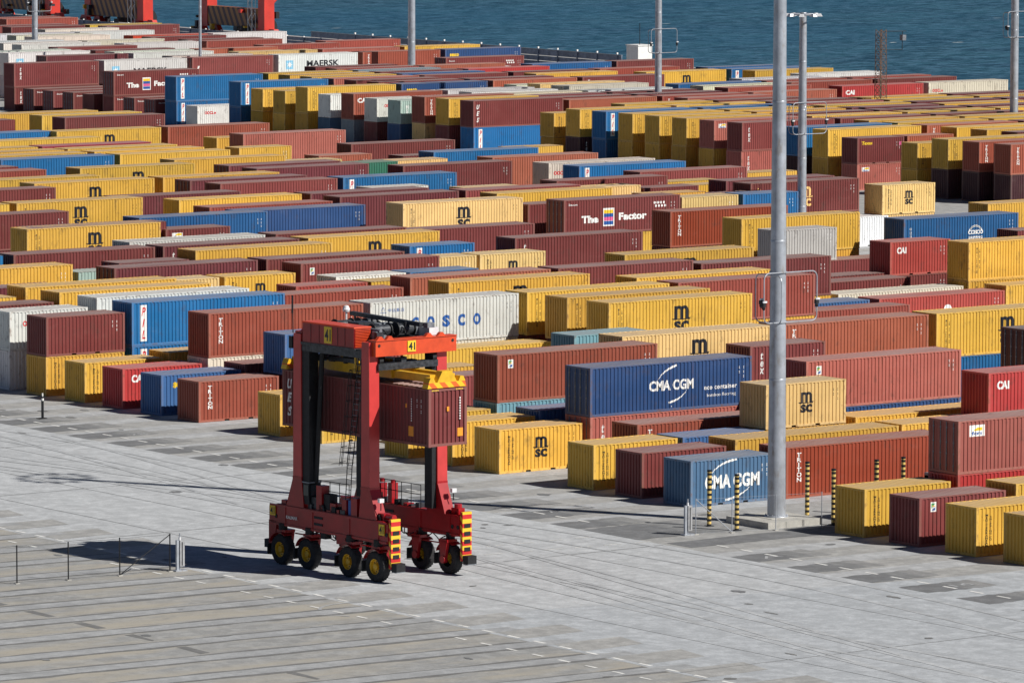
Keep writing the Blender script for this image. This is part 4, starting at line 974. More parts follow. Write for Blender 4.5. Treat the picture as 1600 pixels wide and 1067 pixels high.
REST = [(32.02, 104.38, 0, 40, 1, 'b'), (44.73, 104.5, 0, 20, 0, 'y'), (32.18, 89.89, 0, 40, 1, 'y'), (32.22, 85.39, 0, 40, 1, 'm'), (32.16, 80.9, 0, 40, 1, 'r'), (45.13, 85.25, 0, 40, 1, 'm3'), (19.37, 85.41, 0, 40, 1, 'Y'), (25.55, 81.06, 0, 20, 0, 'y'), (19.34, 71.89, 0, 40, 1, 'm2'), (6.54, 76.36, 0, 40, 1, 'r'), (7.29, 69.17, 2.595, 20, 0, 'm2'), (7.25, 69.15, 0, 20, 0, 'm'), (6.59, 62.91, 0, 40, 1, 's'), (6.54, 58.41, 0, 40, 1, 'r2'), (19.27, 67.52, 0, 20, 0, 'w'), (25.72, 67.38, 0, 20, 0, 'm'), (6.53, 53.83, 0, 40, 1, 'm'), (32.2, 71.76, 0, 40, 1, 'm2'), (32.22, 67.31, 0, 40, 1, 'n3'), (44.96, 71.9, 0, 20, 0, 'n3'), (51.36, 71.88, 0, 20, 0, 'y'), (51.42, 80.88, 0, 20, 0, 'm3'), (32.17, 62.9, 0, 20, 0, 'm'), (38.64, 62.91, 0, 20, 0, 'y'), (32.15, 53.88, 0, 40, 1, 's'), (25.78, 58.45, 0, 20, 0, 's'), (19.47, 53.87, 0, 40, 0, 'y'), (32.25, 49.38, 0, 40, 1, 'm3'), (19.35, 40.44, 0, 40, 1, 'w2'), (45.08, 53.88, 0, 40, 1, 'y'), (57.93, 62.79, 0, 40, 0, 'r'), (57.93, 53.74, 0, 40, 0, 'y'), (32.22, 40.35, 0, 40, 1, 'm'), (32.24, 35.87, 0, 40, 1, 'm'), (32.2, 31.33, 0, 40, 1, 'm'), (45.17, 40.26, 0, 40, 1, 'y'), (19.43, 13.31, 0, 40, 1, 'm2'), (25.94, 8.72, 0, 20, 0, 'Y'), (32.34, 13.32, 0, 40, 1, 'y'), (25.83, -13.62, 0, 20, 0, 'm'), (108.3, 110.26, 0, 40, 1, 'y'), (83.48, 80.83, 0, 40, 1, 'y'), (83.54, 76.39, 0, 20, 0, 'm'), (121.86, 108.79, 0, 20, 0, 'Y'), (96.4, 76.24, 0, 40, 0, 'y'), (109.88, 81.46, 0, 40, 1, 'y'), (83.51, 104.11, 0, 40, 1, 'y'), (83.43, 89.84, 0, 40, 1, 'm'), (83.34, 108.86, 0, 40, 0, 'm3'), (83.42, 113.3, 0, 40, 1, 'n3'), (102.62, 117.98, 0, 20, 0, 'r'), (96.44, 122.22, 0, 40, 1, 'y'), (83.53, 117.8, 0, 40, 1, 'y'), (109.25, 140.36, 0, 40, 1, 'm2'), (109.18, 135.84, 0, 40, 1, 'r2'), (109.21, 126.88, 0, 40, 1, 'm'), (102.62, 104.3, 0, 20, 0, 'y'), (109.29, 190.18, 0, 40, 1, 'm'), (109.45, 171.88, 0, 40, 1, 'm2'), (109.26, 158.36, 0, 40, 1, 'n3'), (102.84, 181.16, 0, 20, 0, 'm3'), (83.61, 162.99, 0, 40, 1, 'n3'), (83.6, 153.97, 0, 40, 1, 'm3'), (83.52, 149.47, 0, 40, 1, 'r'), (96.34, 145.0, 0, 40, 1, 'y'), (109.41, 149.26, 0, 40, 1, 'm2'), (83.52, 135.93, 0, 40, 1, 's'), (70.72, 122.23, 0, 40, 1, 'r'), (70.63, 135.89, 0, 40, 1, 'y'), (70.66, 140.55, 0, 40, 1, 'r2'), (70.76, 144.96, 0, 40, 1, 'm2'), (70.64, 117.91, 0, 40, 1, 'm'), (57.7, 122.44, 0, 40, 1, 'y'), (57.77, 117.98, 0, 40, 0, 'm3'), (57.81, 113.29, 0, 40, 0, 'm2'), (45.1, 108.75, 0, 40, 1, 's'), (70.6, 108.83, 0, 40, 1, 's'), (57.89, 76.32, 0, 40, 1, 'm2'), (45.22, 89.74, 0, 40, 1, 'b'), (108.77, 226.78, 0, 40, 1, 'y'), (108.83, 222.32, 0, 40, 1, 'r'), (96.34, 203.84, 0, 40, 1, 'y'), (83.58, 185.74, 0, 40, 1, 'r'), (109.36, 203.7, 0, 40, 1, 'y'), (83.53, 181.18, 0, 40, 1, 'r'), (83.61, 176.59, 0, 40, 1, 'Y'), (83.6, 172.1, 0, 40, 1, 'y'), (70.77, 158.58, 0, 40, 1, 'm'), (57.7, 145.03, 0, 40, 1, 's'), (57.62, 131.5, 0, 40, 0, 'r'), (44.92, 127.01, 0, 40, 1, 'r'), (6.34, 85.53, 2.9, 40, 1, 'b'), (6.36, 85.54, 0, 40, 1, 'm'), (19.27, 76.5, 2.595, 20, 0, 't'), (19.25, 76.48, 0, 20, 0, 'n3'), (-0.07, 63.12, 2.595, 20, 0, 'y'), (-0.12, 63.15, 0, 20, 0, 'm'), (-0.07, 58.47, 0, 20, 0, 'm3'), (32.1, 58.45, 2.595, 20, 0, 'y'), (32.09, 58.45, 0, 20, 0, 'y'), (6.49, 31.51, 0, 20, 0, 'm'), (45.04, 44.88, 0, 40, 1, 'w'), (19.27, 18.03, 0, 20, 0, 'm'), (70.78, 62.78, 0, 40, 1, 'm'), (58.0, 53.75, 0, 40, 0, 'y'), (96.43, 62.75, 2.595, 40, 1, 'm'), (96.4, 62.76, 0, 40, 0, 'm3'), (96.23, 117.9, 0, 20, 0, 'r'), (108.71, 118.36, 2.595, 20, 0, 'y'), (108.7, 118.4, 0, 20, 0, 'm'), (108.91, 122.59, 2.595, 20, 0, 'y'), (108.88, 122.61, 0, 20, 0, 'm'), (108.6, 113.94, 0, 40, 1, 'm2'), (121.54, 127.37, 2.595, 20, 0, 'y'), (121.49, 127.36, 0, 20, 0, 'r2'), (102.65, 108.86, 2.595, 20, 0, 'm'), (102.61, 108.82, 0, 20, 0, 's'), (96.18, 108.89, 2.595, 20, 1, 'y'), (96.19, 108.9, 0, 20, 0, 'b'), (96.15, 104.41, 0, 20, 0, 'm2'), (121.99, 163.09, 2.595, 20, 1, 'y'), (121.96, 163.08, 0, 20, 0, 'y'), (96.28, 163.2, 2.595, 20, 0, 'Y'), (96.3, 163.16, 0, 20, 0, 'm'), (102.76, 167.61, 0, 20, 0, 'y'), (109.21, 163.1, 2.595, 40, 0, 'm'), (109.23, 163.07, 0, 40, 0, 'y'), (102.7, 158.6, 2.595, 20, 0, 'm'), (102.68, 158.58, 0, 20, 0, 'm'), (102.2, 154.61, 2.595, 20, 1, 'Y'), (102.19, 154.62, 0, 20, 0, 'r2'), (96.22, 154.14, 0, 20, 0, 'Y'), (83.41, 131.47, 2.595, 20, 0, 'w'), (83.41, 131.46, 0, 20, 0, 'm3'), (57.77, 89.97, 0, 40, 0, 'm'), (109.04, 235.73, 0, 40, 0, 'y'), (96.13, 231.25, 2.595, 40, 0, 'm'), (96.09, 231.24, 0, 40, 0, 'b'), (84.27, 205.0, 0, 40, 1, 'w'), (83.63, 194.69, 0, 40, 1, 'y'), (109.25, 194.76, 0, 20, 0, 'y'), (70.88, 185.64, 2.9, 40, 1, 'y'), (70.92, 185.65, 0, 40, 1, 'y'), (70.93, 181.05, 2.9, 40, 1, 'y'), (70.95, 181.07, 0, 40, 1, 'm'), (70.68, 176.76, 0, 40, 1, 'n3'), (70.72, 172.11, 0, 40, 1, 'm'), (57.75, 167.7, 2.595, 40, 1, 'm'), (57.7, 167.69, 0, 40, 0, 'm3'), (57.83, 163.07, 0, 40, 0, 'n3'), (57.87, 154.03, 0, 40, 0, 'r'), (44.87, 140.52, 0, 40, 1, 'w'), (32.1, 127.0, 2.9, 40, 1, 'y'), (32.15, 127.0, 0, 40, 1, 'm'), (32.07, 117.91, 0, 40, 1, 'm2'), (32.95, 104.9, 2.9, 40, 1, 'm'), (32.99, 104.88, 0, 40, 1, 'm3'), (89.97, 126.77, 2.595, 20, 0, 'Y'), (89.94, 126.77, 0, 20, 0, 'n3'), (6.49, 27.0, 0, 40, 1, 'y'), (12.89, -8.88, 0, 20, 0, 'y'), (45.07, 4.45, 0, 40, 0, 'r'), (174.05, 135.97, 2.9, 40, 1, 'm'), (174.02, 135.97, 0, 40, 1, 'y'), (174.05, 140.5, 2.9, 40, 1, 'y'), (174.01, 140.48, 0, 40, 1, 'm'), (174.05, 145.03, 2.9, 40, 1, 'y'), (174.08, 145.04, 0, 40, 1, 'm2'), (167.55, 149.56, 2.595, 20, 0, 'y'), (167.53, 149.56, 0, 20, 0, 'r'), (174.05, 149.56, 2.9, 40, 1, 'm2'), (174.02, 149.58, 0, 40, 1, 'm2'), (174.06, 154.11, 0, 40, 1, 'm3'), (167.54, 158.61, 0, 20, 0, 'y'), (174.08, 158.65, 0, 40, 1, 'y'), (187.04, 158.62, 2.9, 40, 1, 'm'), (187.05, 158.66, 0, 40, 1, 'm'), (174.08, 163.15, 0, 40, 1, 'w'), (187.04, 163.15, 2.9, 40, 1, 'm3'), (187.0, 163.18, 0, 40, 1, 'y'), (161.02, 167.67, 0, 40, 1, 'm4'), (174.04, 167.69, 0, 40, 1, 'm3'), (187.04, 167.68, 2.9, 40, 1, 'y'), (187.07, 167.65, 0, 40, 1, 'n3'), (174.08, 172.2, 0, 40, 1, 'm'), (187.04, 172.21, 2.9, 40, 1, 'y'), (187.07, 172.21, 0, 40, 1, 'm'), (174.09, 176.78, 0, 40, 1, 'n3'), (187.07, 176.72, 0, 40, 1, 'y'), (174.01, 181.28, 0, 40, 1, 'm'), (187.02, 181.25, 0, 40, 1, 'Y'), (200.04, 181.28, 2.9, 40, 1, 'y'), (200.07, 181.27, 0, 40, 1, 'm2'), (174.05, 185.81, 2.9, 40, 1, 'm2'), (174.04, 185.78, 0, 40, 1, 'b'), (187.02, 185.83, 0, 40, 1, 'y'), (200.04, 185.81, 2.9, 40, 1, 'm2'), (200.05, 185.77, 0, 40, 1, 'n3'), (174.05, 190.34, 2.9, 40, 1, 'y'), (174.05, 190.34, 0, 40, 1, 'm2'), (187.06, 190.35, 0, 40, 1, 'r'), (200.04, 190.34, 2.9, 40, 1, 'y'), (200.0, 190.33, 0, 40, 1, 'm3'), (174.05, 194.87, 2.9, 40, 1, 'y'), (174.06, 194.86, 0, 40, 1, 'b'), (187.04, 194.87, 2.9, 40, 1, 'y'), (187.0, 194.88, 0, 40, 1, 'm'), (200.04, 194.87, 2.9, 40, 1, 'm2'), (200.07, 194.9, 0, 40, 1, 'm'), (213.03, 194.87, 2.9, 40, 1, 'm2'), (213.03, 194.84, 0, 40, 1, 'm3'), (174.05, 199.4, 2.9, 40, 1, 'b'), (174.03, 199.44, 0, 40, 1, 'm3'), (187.04, 199.4, 2.9, 40, 1, 's'), (187.01, 199.37, 0, 40, 1, 'm2'), (200.04, 199.4, 2.9, 40, 1, 'y'), (200.0, 199.37, 0, 40, 1, 'n3'), (213.03, 199.4, 2.9, 40, 1, 'y'), (212.99, 199.4, 0, 40, 1, 'w'), (174.02, 203.95, 0, 40, 1, 'y'), (187.04, 203.93, 2.9, 40, 1, 'm'), (187.0, 203.95, 0, 40, 1, 'w'), (200.04, 203.93, 2.9, 40, 1, 'y'), (200.05, 203.9, 0, 40, 1, 'm'), (213.03, 203.93, 2.9, 40, 1, 'm'), (213.03, 203.95, 0, 40, 1, 'm'), (161.1, 208.48, 0, 20, 0, 'y'), (167.55, 208.46, 2.595, 20, 0, 'm'), (167.54, 208.5, 0, 20, 0, 'y'), (187.04, 208.46, 2.595, 40, 1, 'm'), (187.03, 208.48, 0, 40, 0, 's'), (174.06, 212.96, 0, 40, 0, 'y'), (187.04, 212.99, 2.595, 40, 1, 'm'), (187.07, 213.0, 0, 40, 0, 'r'), (187.0, 218.43, 0, 40, 0, 'y'), (174.07, 222.96, 0, 40, 0, 'm2'), (187.02, 222.94, 0, 40, 0, 'y'), (200.05, 222.95, 0, 40, 0, 'm2'), (212.99, 222.94, 0, 40, 1, 'm'), (226.02, 222.98, 0, 40, 1, 'y'), (174.05, 227.49, 2.595, 40, 1, 'm'), (174.03, 227.45, 0, 40, 0, 'm'), (187.04, 227.49, 2.595, 40, 1, 'm2'), (187.09, 227.45, 0, 40, 0, 'm2'), (200.04, 227.45, 0, 40, 1, 'r'), (174.05, 232.02, 2.595, 40, 1, 'm3'), (174.07, 231.98, 0, 40, 0, 'm3'), (187.04, 232.02, 2.595, 40, 1, 'm'), (187.03, 232.0, 0, 40, 0, 'Y'), (200.04, 232.02, 2.9, 40, 1, 'w2'), (200.07, 231.98, 0, 40, 1, 'y'), (213.0, 231.98, 0, 40, 1, 'b'), (225.99, 232.05, 0, 40, 1, 'm'), (167.55, 236.55, 2.595, 20, 0, 'w'), (167.53, 236.54, 0, 20, 0, 'm2'), (174.05, 236.55, 2.595, 40, 1, 'w2'), (174.02, 236.56, 0, 40, 0, 'r'), (187.04, 236.55, 2.595, 40, 1, 'w'), (187.06, 236.55, 0, 40, 0, 'y'), (200.03, 236.58, 0, 40, 1, 'm3'), (213.03, 236.55, 2.9, 40, 1, 'r2'), (213.0, 236.56, 0, 40, 1, 'Y'), (226.03, 236.55, 2.9, 40, 1, 'r2'), (226.05, 236.51, 0, 40, 1, 's'), (167.55, 241.08, 2.595, 20, 0, 'w'), (167.54, 241.12, 0, 20, 0, 'w'), (174.05, 241.08, 2.595, 40, 1, 'w'), (174.0, 241.08, 0, 40, 0, 'r'), (187.02, 241.12, 0, 40, 1, 'm'), (213.03, 241.08, 2.9, 40, 1, 'w'), (213.06, 241.11, 0, 40, 1, 'm'), (174.07, 245.62, 0, 40, 0, 'm2'), (187.09, 245.62, 0, 40, 1, 'm'), (226.07, 245.63, 0, 40, 1, 's'), (161.01, 250.16, 0, 40, 0, 'n2'), (174.05, 250.14, 2.595, 40, 0, 'w'), (174.05, 250.16, 0, 40, 0, 'y'), (187.04, 250.14, 2.595, 40, 1, 'w2'), (187.0, 250.13, 0, 40, 0, 'y'), (174.05, 254.69, 0, 40, 1, 'Y'), (187.07, 254.71, 0, 40, 1, 'r'), (200.0, 254.66, 0, 40, 1, 'w'), (226.06, 254.71, 0, 40, 1, 'r'), (174.05, 259.2, 2.9, 40, 1, 'm3'), (174.09, 259.18, 0, 40, 1, 'm3'), (187.04, 259.2, 2.9, 40, 1, 'm'), (187.01, 259.19, 0, 40, 1, 'm3'), (213.02, 259.21, 0, 40, 1, 'Y'), (226.0, 259.22, 0, 40, 1, 'y'), (161.01, 263.72, 0, 40, 0, 'y'), (174.08, 263.75, 0, 40, 1, 'y'), (199.99, 263.76, 0, 40, 1, 'b'), (226.03, 263.73, 2.9, 40, 1, 'b2'), (226.01, 263.75, 0, 40, 1, 'y'), (174.06, 268.24, 0, 40, 1, 'm3'), (187.0, 268.3, 0, 40, 1, 'm'), (200.04, 268.26, 2.9, 40, 1, 'm'), (200.03, 268.25, 0, 40, 1, 'm'), (213.02, 268.29, 0, 40, 1, 'r'), (174.05, 272.8, 2.9, 40, 1, 'y'), (174.08, 272.81, 0, 40, 1, 'm'), (187.04, 272.8, 2.9, 40, 1, 'b2'), (187.02, 272.77, 0, 40, 1, 'm'), (174.05, 277.33, 2.9, 40, 1, 'y'), (174.08, 277.3, 0, 40, 1, 'r'), (187.04, 277.33, 2.9, 40, 1, 'm'), (187.06, 277.36, 0, 40, 1, 'y'), (200.03, 277.34, 0, 40, 1, 'm2'), (174.05, 281.86, 2.9, 40, 1, 'y'), (174.05, 281.82, 0, 40, 1, 'n3'), (187.04, 281.86, 2.9, 40, 1, 'g'), (187.09, 281.82, 0, 40, 1, 'r'), (213.03, 281.89, 0, 40, 1, 'w'), (226.06, 281.89, 0, 40, 1, 'y'), (187.04, 286.39, 2.9, 40, 1, 'r2'), (187.08, 286.41, 0, 40, 1, 'n3'), (200.09, 286.39, 0, 40, 1, 'y'), (187.04, 290.92, 2.9, 40, 1, 'm'), (187.0, 290.95, 0, 40, 1, 'Y'), (212.99, 299.97, 0, 40, 1, 'm2'), (174.05, 318.09, 0, 40, 1, 'm2'), (187.02, 318.13, 0, 40, 1, 'r2'), (200.02, 318.14, 0, 40, 1, 'm'), (213.0, 318.1, 0, 40, 1, 'y'), (226.03, 318.13, 0, 40, 1, 'm3'), (187.04, 322.64, 2.9, 40, 1, 'w2'), (187.05, 322.61, 0, 40, 1, 'r'), (200.04, 327.2, 0, 40, 1, 'w'), (213.0, 327.15, 0, 40, 1, 'Y'), (226.02, 327.17, 0, 40, 1, 'm3'), (174.05, 331.72, 0, 40, 1, 'w'), (187.03, 331.71, 0, 40, 1, 'm3'), (200.04, 336.25, 0, 40, 1, 'm2'), (187.04, 336.23, 2.9, 40, 1, 'w'), (187.02, 336.2, 0, 40, 1, 'm'), (174.05, 340.79, 0, 40, 1, 'w'), (187.04, 340.76, 2.9, 40, 1, 'm'), (187.09, 340.73, 0, 40, 1, 'y'), (213.02, 340.76, 0, 40, 1, 'm2'), (174.05, 345.29, 2.9, 40, 1, 'w'), (174.01, 345.3, 0, 40, 1, 'm'), (226.07, 345.32, 0, 40, 1, 'Y'), (187.09, 349.8, 0, 40, 1, 'r2'), (161.06, 349.82, 2.9, 40, 1, 'w'), (161.06, 349.83, 0, 40, 1, 'y'), (200.01, 354.35, 0, 40, 1, 'Y'), (213.08, 354.38, 0, 40, 1, 'r'), (187.06, 358.88, 0, 40, 1, 'n3'), (213.03, 358.88, 2.9, 40, 1, 'm'), (213.05, 358.92, 0, 40, 1, 'y'), (187.04, 363.41, 2.9, 40, 1, 'w'), (187.06, 363.4, 0, 40, 1, 's'), (200.05, 363.41, 0, 40, 1, 'Y'), (187.04, 367.95, 2.9, 40, 1, 'w'), (187.0, 367.93, 0, 40, 1, 'm'), (213.03, 367.95, 2.9, 40, 1, 'm'), (213.08, 367.95, 0, 40, 1, 'm3'), (213.03, 372.48, 2.9, 40, 1, 'O'), (212.99, 372.49, 0, 40, 1, 'b'), (226.06, 372.44, 0, 40, 1, 'm'), (200.07, 376.99, 0, 40, 1, 'Y'), (200.04, 381.54, 2.9, 40, 1, 'w2'), (200.01, 381.55, 0, 40, 1, 'r2'), (200.04, 386.07, 2.9, 40, 1, 'w'), (200.05, 386.03, 0, 40, 1, 's'), (213.03, 386.1, 0, 40, 1, 's'), (213.03, 395.13, 2.9, 40, 1, 'w2'), (213.0, 395.17, 0, 40, 1, 'n3'), (226.06, 399.66, 0, 40, 1, 'r'), (213.08, 404.17, 0, 40, 1, 'y'), (226.03, 404.19, 2.9, 40, 1, 'y'), (226.01, 404.2, 0, 40, 1, 'r2'), (213.03, 408.72, 2.9, 40, 1, 'm3'), (213.02, 408.76, 0, 40, 1, 'y'), (225.99, 426.86, 0, 40, 1, 'm3'), (226.03, 431.38, 2.9, 40, 1, 'r2'), (226.03, 431.35, 0, 40, 1, 'Y')]
MASTS = [(109.98, 105.43, 20.6, 0.42, 0.3, 'grey mast with a round white lamp head, just right of the thickest mast', 10.27, True, True), (192.88, 231.18, 36, 0.42, 0.3, 'grey mast left of the thick mast, beside the white quay cabin', 9.82, False, True), (197.32, 372.27, 36, 0.42, 0.3, 'grey mast near the left edge in front of the striped quay crane', 9.5, False, True), (196.69, 175.45, 36, 0.46, 0.34, 'grey mast at the far right edge against the water', 13.63, False, True), (217.44, 313.56, 36, 0.5, 0.36, 'bare grey mast in the upper middle against the water', 14, False, False), (190.25, 321.2, 30, 0.2, 0.14, 'very thin brownish mast in front of the right hand quay crane', 14, False, False)]
TOWER = (201.32, 202.47)

for (x, y, z, L, H, col, mk, lab, grp, door) in CONT:
    place_container(x, y, z, 6.058 if L == 20 else 12.192, 2.591 if H == 0 else 2.896, col, mk, lab, grp, bool(door))

# the remaining, almost hidden containers: one object
V = []; Fc = []; MI = []; CO = []
for (x, y, z, L, H, col) in REST:
    L = 6.058 if L == 20 else 12.192; H = 2.591 if H == 0 else 2.896
    c = tuple(v * random.uniform(.9, 1.05) for v in PAL[col]) + (1,)
    def fc(pts, mi):
        i = len(V); V.extend((x + a, y + b_, z + e) for a, b_, e in pts); Fc.append(tuple(range(i, i + len(pts)))); MI.append(mi); CO.extend([c] * len(pts))
    pr = corr(.02, L - .02, .278, .003, .04)
    for (a, e), (a2, e2) in zip(pr, pr[1:]):
        fc([(a, e, 0.02), (a2, e2, 0.02), (a2, e2, H - .03), (a, e, H - .03)], 0)
        fc([(a2, CW - e2, 0.02), (a, CW - e, 0.02), (a, CW - e, H - .03), (a2, CW - e2, H - .03)], 0)
    pe = corr(.02, CW - .02, .25, .003, .04)
    for (a, e), (a2, e2) in zip(pe, pe[1:]):
        fc([(e, a2, 0.02), (e2, a, 0.02), (e2, a, H - .03), (e, a2, H - .03)], 0)
        fc([(L - e, a, 0.02), (L - e2, a2, 0.02), (L - e2, a2, H - .03), (L - e, a, H - .03)], 0)
    rp = corr(.02, L - .02, .42, H - .006, H - .026)
    for (a, e), (a2, e2) in zip(rp, rp[1:]): fc([(a, 0, e), (a2, 0, e2), (a2, CW, e2), (a, CW, e)], 1)
if V:
    me = bpy.data.meshes.new('container_stacks'); me.from_pydata(V, [], Fc); me.materials.append(MWA); me.materials.append(MRA)
    me.polygons.foreach_set('material_index', MI)
    ca = me.color_attributes.new('paint', 'FLOAT_COLOR', 'CORNER'); ca.data.foreach_set('color', [v for c in CO for v in c])
    o = link('container_stacks', me); tag(o, 'lower and farther containers filling the stacks behind the nearest ones', 'containers', kind='stuff')

# ------------------------------------------------------------------ straddle carrier
PSI = 0.045; CX, CY = -28.091, -26.908; RZ = math.atan2(-math.cos(PSI), math.sin(PSI))
SC = thing('straddle_carrier', 'tall red straddle carrier numbered 41 holding a maroon container above the apron', 'straddle carrier', (CX, CY, 0), RZ)
M_LEG = plain('carrier leg paint', (.56, .050, .048), 0.35, 0, 0.10, .8)
def number_plate(parent, a, b, z, w, h, facing, name='number_plate'):
    """facing 'l': plate on the left side (looks to -y); 'f': on the front (looks to +x)"""
    mb = MB()
    if facing == 'l': mb.box(-w / 2, w / 2, -.015, .015, -h / 2, h / 2, LET['yellow'])
    else: mb.box(-.015, .015, -w / 2, w / 2, -h / 2, h / 2, LET['yellow'])
    v, f = conform_text('41', w * .8, h * .72, bold=.03)
    for fc_ in f:
        if facing == 'l': mb.face([(v[i][0], -.02, v[i][1]) for i in fc_], LET['black'])
        else: mb.face([(.02, v[i][0], v[i][1]) for i in fc_], LET['black'])
    return mb.build(name, parent, (a, b, z))
for sd in (-1, 1):
    y0, y1 = (-2.78, -2.12) if sd < 0 else (2.12, 2.78)
    mb = MB(); xs_ = [(-5.1, 2.15, 2.95), (-4.4, 2.0, 3.1), (4.4, 1.95, 3.1), (4.86, 2.0, 3.0)]
    for (a, l0, h0), (a2, l1, h1) in zip(xs_, xs_[1:]):
        mb.hexa([(a, y0, l0), (a2, y0, l1), (a2, y1, l1), (a, y1, l0)], [(a, y0, h0), (a2, y0, h1), (a2, y1, h1), (a, y1, h0)], M_RED)
    for a in (-3.9, -1.6, 1.5, 3.9): mb.box(a - .22, a + .22, y0 - .03, y1 + .03, 2.1, 3.02, M_RED)
    mb.box(-5.0, 4.8, y0 - .06, y0 + .01, 2.98, 3.07, M_RED); mb.box(-5.0, 4.8, y0 - .05, y0 + .01, 2.02, 2.1, M_RED)
    mb.hexa([(-5.15, y0, .75), (-4.75, y0, .75), (-4.75, y1, .75), (-5.15, y1, .75)], [(-5.15, y0, 2.2), (-4.45, y0, 2.2), (-4.45, y1, 2.2), (-5.15, y1, 2.2)], M_RED)
    for a in (-4.5, 4.75, 4.3): mb.tube((a, y0 - .025, 2.45), (a, y0 + .02, 2.45), .11, M_BLK, 12)
    for a, z_ in ((-.9, 2.72), (-.9, 2.38)): mb.box(a - .35, a + .35, y0 - .035, y0, z_ - .06, z_ + .06, M_BLK)
    sb = mb.build('side_beam', SC)
    mb = MB(); mb.box(4.87, 5.06, y0 + .05, y1 - .02, .75, 3.25, M_HAZ)
    for z_ in (1.25, 1.65, 2.05, 2.45): mb.box(5.05, 5.085, y0 + .16, y1 - .12, z_, z_ + .2, M_BLK)
    mb.build('warning_column', SC)
    mb = MB(); mb.box(5.09, 5.5, y0 + .05, y1 - .05, .62, 1.05, M_BLK); mb.box(5.15, 5.52, y0 + .02, y1 - .08, .60, .64, M_GREY); mb.build('bumper', SC)
    mb = MB(); mb.box(-5.6, -5.15, y0 + .05, y1 - .05, .72, 1.15, M_BLK); mb.build('bumper', SC)
    for a in (-3.98, -1.72, 1.72, 3.98):
        yc = sd * 2.45; inner = -sd
        w = link('wheel', None, SC, (a, yc, 0))
        mb = MB(); rT = .78
        mb.lathe([(.40, -.24), (.66, -.25), (.74, -.22), (rT, -.13), (rT, .13), (.74, .22), (.66, .25), (.40, .24)], (0, 0, rT), (0, 1, 0), M_TYRE, 32)
        for j in range(26):
            t = 2 * math.pi * j / 26; ca_, sa_ = math.cos(t), math.sin(t)
            mb.tube((ca_ * (rT - .01), -.2, rT + sa_ * (rT - .01)), (ca_ * (rT - .01), .2, rT + sa_ * (rT - .01)), .022, M_TYRE, 4)
        mb.build('tyre', w)
        mb = MB(); mb.lathe([(.40, .22), (.37, .20), (.34, .08), (.18, .06), (.17, .19), (.12, .22), (.0, .22)], (0, 0, rT), (0, sd, 0), M_YEL, 24)
        for j in range(8):
            t = 2 * math.pi * j / 8; mb.tube((math.cos(t) * .25, sd * .05, rT + math.sin(t) * .25), (math.cos(t) * .25, sd * .10, rT + math.sin(t) * .25), .028, M_BLK, 6)
        mb.build('rim', w)
        mb = MB(); yi = inner * .34; yo = inner * .50                # fork on the inner side, kingpin and mudguard
        ya, yb = min(yi, yo), max(yi, yo)
        mb.hexa([(-.14, ya, .62), (.14, ya, .62), (.14, yb, .62), (-.14, yb, .62)], [(-.34, ya, 1.75), (.34, ya, 1.75), (.34, yb, 1.75), (-.34, yb, 1.75)], M_RED)
        mb.tube((0, yi, rT), (0, yo + inner * .06, rT), .2, M_RED, 14)
        mb.box(-.36, .36, min(yo, -inner * .15), max(yo, -inner * .15), 1.66, 1.80, M_RED)
        mb.tube((0, 0, 1.78), (0, 0, 2.12), .23, M_BLK, 14)
        n_ = 12
        for j in range(n_):
            t0 = R(8 + 150 * j / n_); t1 = R(8 + 150 * (j + 1) / n_); rg = .88
            p = [(math.cos(t0) * rg, -.30, rT + math.sin(t0) * rg), (math.cos(t1) * rg, -.30, rT + math.sin(t1) * rg), (math.cos(t1) * rg, .30, rT + math.sin(t1) * rg), (math.cos(t0) * rg, .30, rT + math.sin(t0) * rg)]
            if t0 > R(55): mb.hexa(p, [(q_[0] * 1.03, q_[1], rT + (q_[2] - rT) * 1.03) for q_ in p], M_RED)
        mb.box(-.98, -.90, -.3, .3, .45, 1.0, M_BLK)
        mb.build('fork', w)
    for a in (-2.7, 3.0):
        ya, yb = (-2.78, -2.15) if sd < 0 else (2.15, 2.78)
        mb = MB()
        f0, f1 = (-.95, .55) if a < 0 else (-.55, .95)
        mb.hexa([(a + f0, ya, 3.08), (a + f1, ya, 3.08), (a + f1, yb, 3.08), (a + f0, yb, 3.08)], [(a - .36, ya, 4.6), (a + .36, ya, 4.6), (a + .36, yb, 4.6), (a - .36, yb, 4.6)], M_RED)
        mb.hexa([(a - .36, ya, 4.6), (a + .36, ya, 4.6), (a + .36, yb, 4.6), (a - .36, yb, 4.6)], [(a - .30, ya, 12.0), (a + .30, ya, 12.0), (a + .30, yb, 12.0), (a - .30, yb, 12.0)], M_LEG)
        mb.box(a - .37, a + .37, ya - .02, yb + .02, 4.52, 4.68, M_RED)
        mb.build('leg', SC)
        mb = MB(); xx = a + .34 if a < 0 else a - .62
        if sd > 0: mb.box(a - .34, a + .26, 1.86, 2.13, 3.3, 11.2, M_BLK)
        elif a < 0: mb.box(a + .34, a + .95, -2.72, -2.15, 3.3, 11.4, M_BLK)
        yc0, yc1 = (-2.6, -2.2) if sd < 0 else (2.2, 2.6)
        mb.box(xx, xx + .30, yc0, yc1, 3.2, 11.5, M_BLK)
        rg_ = random.Random(int(a * 7 + sd))
        for z_ in range(9): mb.box(xx - .02, xx + .33, yc0 - .03, yc1 + .03, 3.6 + z_ * .9, 3.68 + z_ * .9, M_BLK)
        mb.path([(xx + .4, (yc0 + yc1) / 2 + .05 * math.sin(t * 1.3), 3.3 + t * .55) for t in range(15)], .035, M_BLK, 5)
        mb.build('hoist_guide', SC)
    mb = MB()                                                        # deck machinery on the side beam
    rg = random.Random(5 + sd)
    yy = sd * 2.45
